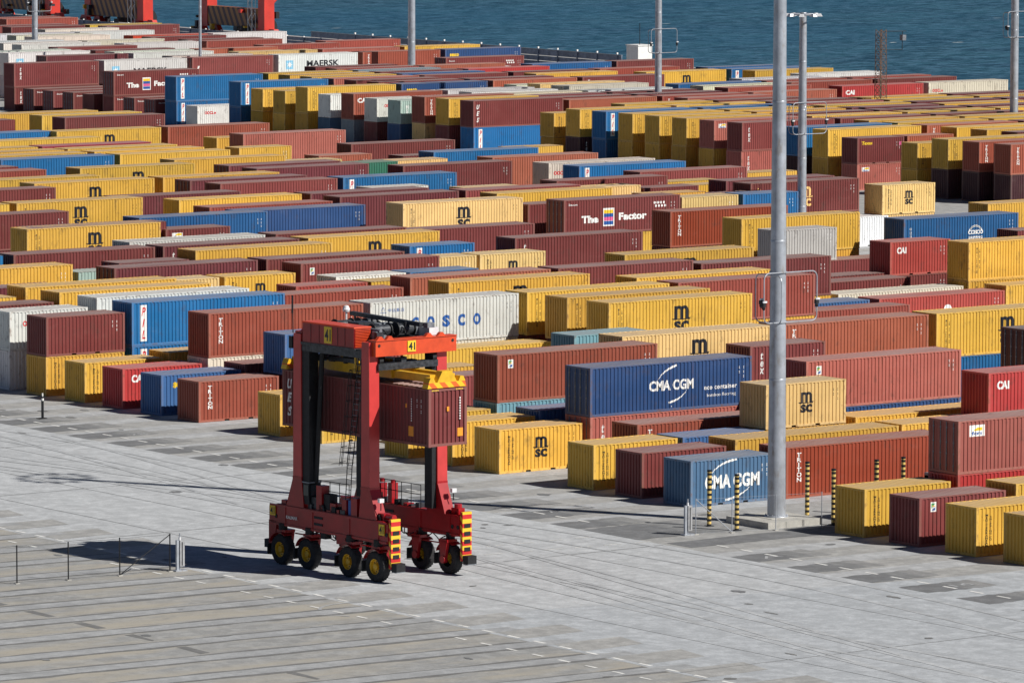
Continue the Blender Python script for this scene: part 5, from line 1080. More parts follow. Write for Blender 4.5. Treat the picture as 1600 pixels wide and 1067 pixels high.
    if sd < 0:
        mb.box(-2.5, -1.85, -2.62, -1.7, 3.1, 3.55, M_RED)
        mb.box(-1.2, -.75, -2.7, -2.2, 3.1, 4.35, M_RED); mb.box(-.7, -.2, -2.6, -2.1, 3.1, 3.95, M_BLK); mb.box(-1.75, -1.25, -2.6, -2.0, 3.1, 3.7, M_DARK)
        mb.box(-.1, .35, -2.65, -2.2, 3.1, 3.55, M_RED); mb.box(.9, 1.25, -2.65, -2.1, 3.1, 3.85, M_RED); mb.box(1.7, 2.2, -2.7, -2.2, 3.1, 4.0, M_RED)
        mb.tube((1.48, -2.45, 3.1), (1.48, -2.45, 3.85), .2, LET['blue'], 14); mb.box(3.7, 4.3, -2.6, -2.2, 3.08, 3.45, M_RED)
        mb.tube((4.3, -2.4, 3.3), (4.9, -2.4, 3.3), .16, M_RED, 10); mb.box(-4.3, -3.9, -2.6, -2.3, 3.0, 3.3, M_RED)
    else:
        for a in (-2.55, -2.1, -1.2): mb.box(a, a + .33, 2.25, 2.65, 3.1, 4.25 - .1 * abs(a), M_RED); mb.tube((a + .16, 2.45, 4.1), (a + .16, 2.45, 4.28), .12, M_RED, 10)
        mb.box(4.1, 4.7, 2.2, 2.6, 3.05, 3.4, M_RED); mb.tube((4.4, 2.4, 3.3), (4.4, 2.4, 3.6), .2, M_RED, 12)
    for j in range(14):
        a = rg.uniform(-2.5, 4.6); mb.box(a, a + rg.uniform(.1, .4), yy - .25, yy + .2, 3.08, 3.08 + rg.uniform(.08, .35), rg.choice((M_RED, M_BLK, M_DARK)))
    for j in range(10):                                              # pipes and hoses below the beam
        a = rg.uniform(-3.4, 3.0); pts = [(a + t * .22, yy + rg.uniform(-.2, .2) - sd * .2, 1.92 - .35 * math.sin(math.pi * t / 5) * rg.uniform(.4, 1)) for t in range(6)]
        mb.path(pts, .03, M_BLK, 5)
    mb.tube((-3.9, yy - sd * .45, 1.55), (-1.7, yy - sd * .45, 1.55), .04, M_RED, 6); mb.tube((1.7, yy - sd * .45, 1.55), (3.9, yy - sd * .45, 1.55), .04, M_RED, 6)
    mb.box(.55, 1.3, yy - .3, yy + .3, 1.55, 1.98, M_RED); mb.box(-.9, -.5, yy - .2, yy + .2, 1.65, 1.98, M_BLK)
    mb.build('deck_machinery', SC)
    mb = MB(); xs_ = [-2.2, -1.5, -.7, .1, .9] if sd < 0 else [-2.3, -1.4, -.5, .0, .8, 1.6]
    hz = 4.55 if sd < 0 else 4.3; yr = sd * 2.2
    for a in xs_: mb.tube((a, yr, 3.1), (a, yr, hz), .022, M_BLK, 5)
    for z_ in (hz, hz - .5): mb.tube((xs_[0], yr, z_), (xs_[-1], yr, z_), .022, M_BLK, 5)
    mb.build('handrail', SC)
    mb = MB(); ya = yy                                                # little access ladder under the beam
    for dx in (-.17, .17): mb.tube((.15 + dx - sd * 1.6, ya, .7), (.15 + dx - sd * 1.6, ya, 2.0), .018, M_BLK, 5)
    for j in range(5): mb.tube((-.02 - sd * 1.6, ya, .8 + j * .28), (.32 - sd * 1.6, ya, .8 + j * .28), .015, M_BLK, 5)
    mb.build('step_ladder', SC)
# machine cab beside the rear left leg
mb = MB(); mb.box(-2.25, -1.75, -2.74, -2.0, 3.5, 4.4, M_BLK); mb.box(-2.2, -1.8, -2.76, -2.73, 3.75, 4.3, M_GLASS); mb.box(-1.76, -1.73, -2.65, -2.1, 3.75, 4.3, M_GLASS)
mb.box(-2.3, -1.7, -2.78, -1.95, 4.4, 4.46, M_GREY); mb.build('sensor_cabinet', SC)
# flood lamps
for (a, b_, z_) in ((4.35, -2.8, 4.2), (4.3, 2.6, 4.35)):
    mb = MB(); mb.box(-.09, .09, -.14, .14, -.1, .1, M_LAMP); mb.tube((0, 0, -.5), (0, 0, -.15), .03, M_BLK, 5); mb.build('flood_lamp', SC, (a - .3, b_ * .93, z_ - .1))
# top frame
for nm, (a0, a1), m_ in (('cross_beam', (3.02, 3.62), M_RED_LIT), ('cross_beam', (-3.1, -2.55), M_LEG)):
    mb = MB(); mb.box(a0, a1, -2.22, 2.95, 11.3, 12.08, m_); mb.box(a0 + .02, a1 + .05, -2.22, 2.95, 12.08, 12.12, m_)
    for b_ in (-1.9, -1.3, 1.2, 2.0): mb.hexa([(a1 - .2, b_ - .25, 12.12), (a1, b_ - .25, 12.12), (a1, b_ + .25, 12.12), (a1 - .2, b_ + .25, 12.12)], [(a1 - .2, b_ - .08, 12.3), (a1, b_ - .08, 12.3), (a1, b_ + .08, 12.3), (a1 - .2, b_ + .08, 12.3)], m_)
    for b_ in (-2.0, 2.7): mb.tube((a1 - .01, b_, 11.85), (a1 + .02, b_, 11.85), .08, M_BLK, 10)
    mb.build(nm, SC)
for b_ in (-2.45, 2.45):
    mb = MB(); mb.box(-2.95, 3.02, b_ - .28, b_ + .28, 11.15, 11.6, M_DARK); mb.build('longitudinal_beam', SC)
mb = MB(); mb.box(-2.2, 2.1, -2.8, -1.75, 11.62, 12.62, M_RED); mb.hexa([(-2.25, -2.85, 12.62), (2.15, -2.85, 12.62), (2.15, -1.7, 12.62), (-2.25, -1.7, 12.62)], [(-2.2, -2.8, 12.68), (2.1, -2.8, 12.68), (2.1, -1.75, 12.68), (-2.2, -1.75, 12.68)], M_RED_LIT)
for a in (-1.5, -.8, .75, 1.35): mb.box(a - .012, a + .012, -2.815, -2.79, 11.68, 12.58, M_BLK)
for j in range(12): mb.box(2.09, 2.15, -2.76, -1.79, 11.68 + j * .078, 11.715 + j * .078, M_RED_LIT)
mb.box(-2.3, 2.2, -2.86, -1.7, 11.5, 11.62, M_DARK)
eb = mb.build('engine_housing', SC)
number_plate(eb, -.05, -2.815, 12.13, .62, .84, 'l')
number_plate(SC, 3.645, .05, 11.72, .52, .55, 'f'); number_plate(SC, -4.75, -2.83, 2.72, .46, .5, 'l'); number_plate(SC, 4.4, -2.83, 2.68, .44, .55, 'l')
mb = MB(); v, f = conform_text('KALMAR', .95, .17, bold=.02)
for fc_ in f: mb.face([(-3.1 + v[i][0], -2.842, 2.5 + v[i][1]) for i in fc_], LET['white'])
mb.build('lettering', SC)
mb = MB(); rg = random.Random(11)                                     # hoist, drums, hydraulics on the roof frame
for b_ in (-1.5, .2, 1.9): mb.box(-2.9, 2.95, b_ - .1, b_ + .1, 11.65, 11.85, M_DARK)
for a in (-2.1, -.6, .9, 2.3): mb.box(a - .1, a + .1, -1.7, 2.3, 11.85, 12.0, M_DARK)
for a, b_ in ((-1.6, -.3), (1.5, -.3), (-1.6, 1.2), (1.5, 1.2)): mb.tube((a, b_ - .5, 12.35), (a, b_ + .5, 12.35), .30, M_DARK, 16); mb.tube((a, b_ - .55, 12.35), (a, b_ - .5, 12.35), .38, M_BLK, 16); mb.tube((a, b_ + .5, 12.35), (a, b_ + .55, 12.35), .38, M_BLK, 16)
mb.box(-.4, .5, -.9, .1, 12.0, 12.7, M_DARK); mb.box(-.3, .4, .5, 1.5, 12.0, 12.55, M_GREY); mb.tube((-2.4, -1.1, 12.5), (2.6, -1.1, 12.45), .10, M_GREY, 8); mb.tube((-2.2, -.9, 12.15), (2.7, -.9, 12.15), .12, M_GREY, 8)
for j in range(34):
    a = rg.uniform(-2.6, 2.5); b_ = rg.uniform(-1.5, 2.1); mb.box(a, a + rg.uniform(.12, .6), b_, b_ + rg.uniform(.1, .4), 11.9, 12.05 + rg.uniform(.05, .55), rg.choice((M_DARK, M_DARK, M_BLK, M_GREY)))
for j in range(16):
    a = rg.uniform(-2.4, 2.0); b_ = rg.uniform(-1.4, 2.0); mb.path([(a + t * .2, b_ + rg.uniform(-.1, .1), 12.2 + .3 * math.sin(math.pi * t / 5)) for t in range(6)], .03, M_BLK, 5)
mb.hexa([(-2.6, .9, 12.75), (2.75, 1.25, 12.55), (2.75, 1.5, 12.55), (-2.6, 1.15, 12.75)], [(-2.6, .9, 12.95), (2.75, 1.25, 12.75), (2.75, 1.5, 12.75), (-2.6, 1.15, 12.95)], M_DARK)
for a in (-2.4, -1, .4, 1.8): mb.tube((a, 1.1, 12.0), (a, 1.1, 12.75), .05, M_DARK, 6)
mb.build('hoist_machinery', SC)
mb = MB(); mb.lathe([(.16, 0), (.2, .12), (.12, .3), (0, .34)], (-2.5, .6, 12.95), (0, 0, 1), M_LAMP, 12); mb.tube((-2.5, .6, 12.0), (-2.5, .6, 12.95), .05, M_LAMP, 6)
mb.box(2.75, 3.1, 1.5, 1.95, 12.5, 12.75, M_GREY); mb.box(1.4, 2.6, 2.0, 2.6, 11.7, 12.45, M_LAMP)
mb.build('navigation_sensor', SC)
mb = MB(); mb.tube((-3.15, -2.7, 12.0), (-3.2, -2.7, 13.9), .03, M_BLK, 5); mb.box(-3.45, -3.15, -2.75, -2.5, 11.2, 11.8, M_BLK); mb.tube((-3.2, -2.7, 13.0), (-3.2, -2.7, 13.9), .05, M_BLK, 6); mb.build('antenna', SC)
# caged ladder
mb = MB(); A0 = Vector((2.15, -2.35, 11.3)); A1 = Vector((1.15, -2.35, 5.6)); dr = (A1 - A0)
for dy in (-.22, .22): mb.tube(A0 + Vector((dy, 0, 0)), A1 + Vector((dy, 0, 0)), .03, M_BLK, 5)
n_ = 21
for j in range(n_):
    p = A0 + dr * (j / (n_ - 1)); mb.tube(p + Vector((-.22, 0, 0)), p + Vector((.22, 0, 0)), .018, M_GREY, 5)
for j in range(7):
    p = A0 + dr * ((j + 1) / 7.2); pts = [p + Vector((.36 * math.cos(R(t)), -.02 - .6 * math.sin(R(t)), 0)) for t in range(0, 181, 30)]; mb.path(pts, .018, M_BLK, 4)
for t in (30, 70, 110, 150):
    o_ = Vector((.36 * math.cos(R(t)), -.02 - .6 * math.sin(R(t)), 0)); mb.tube(A0 + dr * .14 + o_, A1 + o_, .015, M_BLK, 4)
for dy in (-.2, .2): mb.tube((1.15 + dy, -2.35, 5.6), (.95 + dy, -2.35, 3.1), .025, M_BLK, 5)
for j in range(9): mb.tube((.97 - .2 + j * .02, -2.35, 3.25 + j * .27), (.97 + .2 + j * .02, -2.35, 3.25 + j * .27), .015, M_BLK, 5)
mb.build('caged_ladder', SC)
mb = MB(); mb.tube((-1.2, -2.3, 11.2), (-1.75, -2.3, 4.4), .13, M_BLK, 8); mb.build('cable_trunk', SC)
# spreader
SP = link('spreader', None, SC)
mb = MB(); zt = 9.86
for b_ in (-.62, .62): mb.box(-5.3, 6.2, b_ - .17, b_ + .17, zt + .28, zt + .66, M_YEL)
mb.box(-2.2, 3.2, -.9, .9, zt + .25, zt + .75, M_YEL); mb.build('telescopic_beam', SP)
for a, s_ in ((6.42, 1), (-5.35, -1)):
    mb = MB(); x0 = a - .30; x1 = a + .16
    mb.hexa([(x0, -1.24, zt + .02), (x1, -1.24, zt + .02), (x1, 1.24, zt + .02), (x0, 1.24, zt + .02)], [(x0, -1.15, zt + .30), (x1, -1.15, zt + .30), (x1, 1.15, zt + .30), (x0, 1.15, zt + .30)], M_HAZY)
    mb.hexa([(x0, -.62, zt + .30), (x1, -.62, zt + .30), (x1, .62, zt + .30), (x0, .62, zt + .30)], [(x0, -.30, zt + .85), (x1, -.30, zt + .85), (x1, .30, zt + .85), (x0, .30, zt + .85)], M_YEL)
    for b_ in (-.95, .95): mb.hexa([(x0, b_ - .22, zt + .3), (x1, b_ - .22, zt + .3), (x1, b_ + .22, zt + .3), (x0, b_ + .22, zt + .3)], [(x0, b_ - .10, zt + .55), (x1, b_ - .10, zt + .55), (x1, b_ + .10, zt + .55), (x0, b_ + .10, zt + .55)], M_YEL)
    for b_ in (-1.13, 1.13): mb.tube((a, b_, zt - .03), (a, b_, zt + .1), .06, M_BLK, 8)
    mb.build('end_frame', SP)
mb = MB(); mb.box(-2.0, 3.0, -1.15, 1.15, zt + .78, zt + 1.0, M_DARK); rg = random.Random(4)
for a in (-2.4, 3.2): mb.box(a - .25, a + .25, -1.9, 1.9, zt + .72, zt + 1.05, M_DARK)
for j in range(26):
    a = rg.uniform(-2.2, 2.8); b_ = rg.uniform(-1.1, .8); mb.box(a, a + rg.uniform(.15, .6), b_, b_ + rg.uniform(.1, .4), zt + .7, zt + 1.0 + rg.uniform(.05, .3), rg.choice((M_DARK, M_BLK, M_BLK, M_YEL)))
for a in (-2.4, 3.2):
    for b_ in (-1.7, 1.7):
        mb.tube((a, b_ - .12, zt + 1.2), (a, b_ + .12, zt + 1.2), .26, M_BLK, 14); mb.tube((a - .15, b_, zt + 1.2), (a - .15, b_, 11.6), .02, M_BLK, 4); mb.tube((a + .15, b_, zt + 1.2), (a + .15, b_, 11.6), .02, M_BLK, 4)
mb.build('head_block', SP)
mb = MB()
for b_ in (-1.95, -1.75): mb.tube((1.6, b_, 10.3), (1.6, b_, 11.3), .06, M_YEL, 6)
mb.build('hose_reel', SP)

for o in list(SC.children):                                          # seat both flanks on their true track
    if o.name.split('.')[0] in ('cross_beam', 'hoist_machinery', 'spreader', 'hose_reel') or (o.name.startswith('number_plate') and o.location.x > 3 and abs(o.location.y) < 1): continue
    y_ = o.location.y + (sum(v.co.y for v in o.data.vertices) / len(o.data.vertices) if o.data else 0)
    nm_ = o.name.split('.')[0]
    if nm_ == 'wheel': o.location.y = -2.35 if y_ < 0 else 2.30
    elif y_ < -1.2: o.location.y += .38
    elif y_ > 1.2: o.location.y += (-.2 if nm_ in ('leg', 'hoist_guide') else .05)
# the container hanging in the carrier
h = Vector((math.sin(PSI), -math.cos(PSI), 0)); wv = Vector((math.cos(PSI), math.sin(PSI), 0))
p0 = Vector((CX, CY, 0)) + h * (-6.096 + .524) + wv * (-1.219 + .02)
c_ = place_container(p0.x, p0.y, 6.945, 12.192, 2.896, 'm', 'ues', 'dark maroon container hanging under the yellow spreader of the red straddle carrier', None)
c_.rotation_euler = (0, 0, RZ)
mb = MB()
for (x_, z_, w_, h_) in ((12.2, .55, .34, .42),): mb.box(12.19, 12.2, .45 - .17 + 1.55, .45 + .17 + 1.55, .45, .87, LET['orange'])
mb.box(12.19, 12.2, 1.16, 1.30, 1.75, 1.98, LET['orange'])
for j in range(9): mb.box(12.19, 12.2, 1.96, 2.03, 1.3 + j * .13, 1.38 + j * .13, LET['white'])
mb.box(10.55, 10.95, .004, .010, .45, .95, LET['orange']); mb.box(10.3, 10.42, .004, .010, 1.85, 2.05, LET['orange'])
for j in range(10): mb.box(10.75, 10.82, .004, .010, 1.2 + j * .12, 1.27 + j * .12, LET['white'])
for b_ in (.20, 1.75):
    for j in range(5): mb.box(12.193, 12.198, b_ + j * .09, b_ + .05 + j * .09, 2.80, 2.86, LET['yellow'])
mb.build('label_plate', c_)

# ------------------------------------------------------------------ lighting masts
def hoop(mb, plane, z0, h_, o0, o1, off, r=.035, rad=.35):
    pts = []
    cs = [(o0, z0), (o1, z0), (o1, z0 + h_), (o0, z0 + h_)]
    for i, (o_, z_) in enumerate(cs):
        sx = 1 if i in (1, 2) else -1; sz = 1 if i in (2, 3) else -1
        cx_, cz_ = o_ - sx * rad, z_ - sz * rad
        a0 = {0: 180, 1: 270, 2: 0, 3: 90}[i]
        for t in range(0, 91, 18): pts.append((cx_ + rad * math.cos(R(a0 + t)), cz_ + rad * math.sin(R(a0 + t))))
    pts.append(pts[0])
    P3 = [(o_, off, z_) if plane == 'x' else (off, o_, z_) for o_, z_ in pts]
    mb.path(P3, r, M_GALV, 6)
def mast(x, y, Ht, rb, rt, label, hz, head=True, base=0.0, small=False, hoops=True):
    t = thing('light_mast', label, 'light mast', (x, y, base), 0, 'tall floodlight masts in the container yard')
    mb = MB(); seg = 5
    for i in range(seg):
        z0 = Ht * i / seg; z1 = Ht * (i + 1) / seg; r0 = rb + (rt - rb) * i / seg; r1 = rb + (rt - rb) * (i + 1) / seg
        mb.lathe([(r0, z0 + .02), (r1, z1 - .02)], (0, 0, 0), (0, 0, 1), M_GALV, 24)
        mb.lathe([(r1 + .008, z1 - .12), (r1 + .012, z1 - .02), (r1 - .01, z1 + .02)], (0, 0, 0), (0, 0, 1), M_GALV, 24)
    mb.lathe([(rb + .16, 0), (rb + .16, .05), (rb + .02, .06), (rb, .08)], (0, 0, 0), (0, 0, 1), M_GALV, 24)
    for j in range(12):
        a = j * math.pi / 6; mb.tube(((rb + .10) * math.cos(a), (rb + .10) * math.sin(a), .05), ((rb + .10) * math.cos(a), (rb + .10) * math.sin(a), .14), .025, M_GALV, 6)
    mb.build('pole', t, smooth=True)
    if hoops:
        mb = MB(); rr_ = rb + (rt - rb) * hz / Ht
        hoop(mb, 'x', hz, 2.7, -1.35, 2.35, -rr_ - .02); hoop(mb, 'y', hz - .05, 2.6, -.9, 1.3, -rr_ - .05)
        for z_ in (hz, hz + 2.7): mb.lathe([(rr_ + .02, -.04), (rr_ + .05, -.04), (rr_ + .05, .04), (rr_ + .02, .04)], (0, 0, z_), (0, 0, 1), M_GALV, 20)
        mb.build('guard_hoop', t)
        for (cx_, cy_) in ((-1.35, -rr_), (2.35, -rr_), (-rr_, .9)):
            mb = MB(); mb.box(-.09, .09, -.09, .09, -.1, .12, M_BLK); mb.lathe([(.10, -.12), (.10, -.2), (0, -.34)], (0, 0, 0), (0, 0, 1), M_BLK, 12); mb.box(-.06, .2, -.05, .05, .12, .22, M_LAMP)
            mb.build('camera', t, (cx_, cy_, hz + 1.0))
    if head:
        mb = MB(); rh = 1.15 if small else 1.85
        mb.path([(rh * math.cos(R(a)), rh * math.sin(R(a)), Ht - .15) for a in range(0, 361, 20)], .07, M_GALV, 6)
        for a in range(0, 360, 60): mb.tube((0, 0, Ht - .1), (rh * math.cos(R(a)), rh * math.sin(R(a)), Ht - .15), .05, M_GALV, 5)
        hp = mb.build('head_frame', t)
        nl = 8 if small else 12
        for j in range(nl):
            a = 2 * math.pi * j / nl; mb = MB()
            mb.hexa([(-.28, -.22, -.16), (.28, -.22, -.16), (.28, .22, -.16), (-.28, .22, -.16)], [(-.16, -.12, .08), (.16, -.12, .08), (.16, .12, .08), (-.16, .12, .08)], M_LAMP)
            mb.build('flood_lamp', hp, ((rh + .2) * math.cos(a), (rh + .2) * math.sin(a), Ht - .15), a)
    return t
mast(-.1, -25.7, 37.6, .50, .29, 'nearest and thickest grey steel mast rising from the square concrete plinth', 10.6, True, .38)
for (x, y, Ht, rb, rt, lab, hz, sm, hp_) in MASTS: mast(x, y, Ht, rb, rt, lab, hz, True, 0, sm, hp_)
t = thing('mast_plinth', 'square pale concrete plinth under the nearest light mast', 'plinth', (-.25, -25.65, 0))
mb = MB(); mb.box(-1.85, 1.85, -1.8, 1.8, 0, .36, M_CONC); mb.box(-.8, .8, -.8, .8, .36, .38, M_CONC)
for x_ in (-.6, .65): mb.box(x_ - .012, x_ + .012, -1.805, -1.79, .02, .35, M_DARK)
mb.build('concrete_block', t)
# ------------------------------------------------------------------ banded bollard posts, marker post
for (x, y, lab) in ((-3.84, -24.54, 'banded post left of the thick mast, before the white letters on blue'), (-3.74, -26.79, 'banded post at the fence brace in front of the plinth corner'),
                    (2.8, -24.81, 'banded post just right of the thick mast, beside the plinth'), (1.97, -28.04, 'banded post touching the left edge of the right hand yellow container'),
                    (6.5, -26.3, 'banded post standing behind the yellow container roof, in front of the rust red container'), (8.5, -26.2, 'banded post farthest right, beside the low steel platform')):
    t = thing('banded_post', lab, 'bollard', (x, y, 0), 0, 'yellow and black banded posts around the mast')
    mb = MB(); mb.tube((0, 0, .05), (0, 0, 2.97), .12, M_BAND, 14); mb.build('post', t)
    mb = MB(); mb.tube((0, 0, 2.97), (0, 0, 3.07), .13, M_BLK, 14); mb.build('cap', t)
    mb = MB(); mb.box(-.2, .2, -.2, .2, 0, .05, M_BLK); mb.build('base_plate', t)
t = thing('marker_post', 'single thin dark marker post with white top standing alone on the left apron', 'post', (-6.8, 39.1, 0))
mb = MB(); mb.tube((0, 0, .03), (0, 0, 1.15), .085, M_BLK, 12); mb.build('post', t)
mb = MB(); mb.tube((0, 0, 1.15), (0, 0, 1.3), .088, M_WHITE, 12); mb.tube((0, 0, 1.3), (0, 0, 1.42), .086, M_BLK, 12); mb.tube((0, 0, 1.42), (0, 0, 1.62), .05, M_WHITE, 10); mb.build('reflective_top', t)
mb = MB(); mb.box(-.35, .2, -.25, .2, 0, .06, M_BLK); mb.build('base_plate', t)
# ------------------------------------------------------------------ wire fences
def wire(mb, a, b, z0, z1, step=.16, r=.0012):
    a = Vector(a); b = Vector(b); L = (b - a).length; d = (b - a) / L; Hh = z1 - z0; n_ = Vector((-d.y, d.x, 0))
    for s_ in (1, -1):
        k = -Hh
        while k < L + Hh:
            p0_, p1_ = (k, z0), (k + Hh, z1)
            t0, t1 = max(0, (0 - k) / Hh), min(1, (L - k) / Hh)
            if t1 > t0:
                x0, zz0, x1, zz1 = k + Hh * t0, z0 + Hh * t0, k + Hh * t1, z0 + Hh * t1
                if s_ < 0: zz0, zz1 = z1 - (zz0 - z0), z1 - (zz1 - z0)
                q0 = a + d * x0; q1 = a + d * x1
                mb.face([(q0.x, q0.y, zz0 - r), (q1.x, q1.y, zz1 - r), (q1.x, q1.y, zz1 + r), (q0.x, q0.y, zz0 + r)], M_GREY)
            k += step
def fence(name, label, pts, h_, post_m, brace, cat='fence', rp=.035):
    t = thing(name, label, cat, (pts[0][0], pts[0][1], 0)); ox, oy = pts[0]
    P = [(x - ox, y - oy) for x, y in pts]
    for (x, y) in P:
        mb = MB(); mb.tube((x, y, 0), (x, y, h_ + .05), rp, post_m, 8); mb.box(x - .12, x + .12, y - .12, y + .12, 0, .04, M_CONC); mb.build('fence_post', t)
    mb = MB()
    for a, b_ in zip(P, P[1:]): wire(mb, (*a, 0), (*b_, 0), .06, h_)
    mb.build('wire_mesh', t)
    mb = MB()
    for a, b_ in zip(P, P[1:]):
        for z_ in (h_, .08): mb.tube((*a, z_), (*b_, z_), .008, post_m, 4)
    for (a, b_, up) in brace: mb.tube((*P[a], .05 if up else h_), (*P[b_], h_ if up else .05), .025, post_m, 6)
    mb.build('brace', t)
    return t
fence('wire_fence', 'long black post wire fence crossing the lower left corner', [(-50.9, -20.75), (-48.1, -20.9), (-45.36, -21.05), (-42.62, -21.5), (-39.69, -21.7), (-36.8, -21.9)], 1.9, M_BLK, [(4, 5, True)])
fence('wire_fence', 'pale galvanised wire fence in front of the thick mast', [(-6.48, -26.7), (-4.44, -27.25), (-1.9, -27.85), (.85, -28.4)], 1.9, M_GALV, [(0, 1, False)], rp=.025)
def gate_post(x, y, lab):
    t = thing('gate_post', lab, 'gate post', (x, y, 0))
    mb = MB(); mb.box(-.22, -.08, -.06, .06, 0, 1.6, M_GALV); mb.tube((0, 0, 0), (0, 0, 1.95), .035, M_GALV, 8); mb.build('post', t)
    mb = MB(); mb.box(-.05, .22, -.12, .12, .25, 1.6, M_SILVER); mb.box(.04, .10, -.125, -.12, .3, 1.5, M_BLK); mb.build('reader_box', t)
    mb = MB(); mb.box(-.35, .35, -.2, .2, 0, .07, M_GALV); mb.tube((0, 0, 1.6), (0, 0, 1.75), .06, M_LAMP, 8); mb.build('base_plate', t)
gate_post(-36.3, -22.05, 'silver box on a white post at the right end of the foreground fence')
gate_post(-6.95, -26.6, 'silver and black box on the post at the left end of the pale fence')
# ------------------------------------------------------------------ low platform behind the right hand containers
t = thing('flat_rack', 'low grey steel platform between the rust red container and the open doors container', 'flat rack', (14.2, -23.6, 0))
mb = MB(); mb.box(0, 5.6, 0, 2.2, .9, 1.15, M_GALV); mb.box(0, .25, 0, 2.2, .3, 1.3, M_GREY); mb.build('deck', t)
mb = MB()
for x_ in (.6, 4.8): mb.tube((x_, .2, .45), (x_, 2.0, .45), .45, M_TYRE, 16)
mb.build('axle', t)

# ------------------------------------------------------------------ quay: barrier, cabin, gantry cranes
BX = lambda y: 268.0 + (y - 240) * .0655
t = thing('quay_barrier', 'long dark steel crash barrier with white capped posts along the water', 'barrier', (BX(200), 200, 0), math.atan2(-1, 0) * 0)
BH = lambda y: 1.0 if 335 < y < 420 else .62
def bpt(y): return (BX(y) - BX(200), y - 200)
mb = MB()
for y in range(200, 620, 12):
    (x0, y0), (x1, y1) = bpt(y), bpt(y + 11.96)
    q_ = BH(y)
    for z0, z1, m_ in ((.3 * q_, .95 * q_, M_BAR), (1.05 * q_, 1.7 * q_, M_BAR), (1.8 * q_, 2.6 * q_, M_BAR)): mb.hexa([(x0, y0, z0), (x0 + .12, y0, z0), (x1 + .12, y1, z0), (x1, y1, z0)], [(x0, y0, z1), (x0 + .12, y0, z1), (x1 + .12, y1, z1), (x1, y1, z1)], m_)
    mb.hexa([(x0 - .1, y0, 2.6 * q_), (x0 + .2, y0, 2.6 * q_), (x1 + .2, y1, 2.6 * q_), (x1 - .1, y1, 2.6 * q_)], [(x0 - .1, y0, 2.68 * q_), (x0 + .2, y0, 2.68 * q_), (x1 + .2, y1, 2.68 * q_), (x1 - .1, y1, 2.68 * q_)], M_GREY)
mb.build('rail_panel', t)
for i in range(70):
    x, y = bpt(200 + i * 5)
    q_ = BH(200 + i * 5)
    mb = MB(); mb.box(-.16, 0, -.09, .09, 0, 2.75, M_BAR); pp = mb.build('barrier_post', t, (x, y, 0)) if i == 0 else link('barrier_post', pm_, t, (x, y, 0)); pm_ = pp.data
    pp.scale.z = q_; mb = MB(); mb.box(-.17, .05, -.10, .10, 2.75, 2.98, M_WHITE); pc_ = mb.build('post_cap', pp, (0, 0, 0)) if i == 0 else link('post_cap', pc_.data, pp, (0, 0, 0))
t = thing('quay_cabin', 'small white box cabin on the quay left of a light mast', 'cabin', (268, 331.5, 0))
mb = MB(); mb.box(0, 2.4, 0, 2.6, .2, 4.6, M_WHITE); mb.build('wall', t); mb = MB(); mb.box(-.1, 2.5, -.1, 2.7, 4.6, 4.72, M_WHITE); mb.build('roof', t)
mb = MB(); mb.tube((1.2, 1.2, 4.7), (1.2, 1.2, 7.6), .05, M_BLK, 6); mb.build('antenna', t)

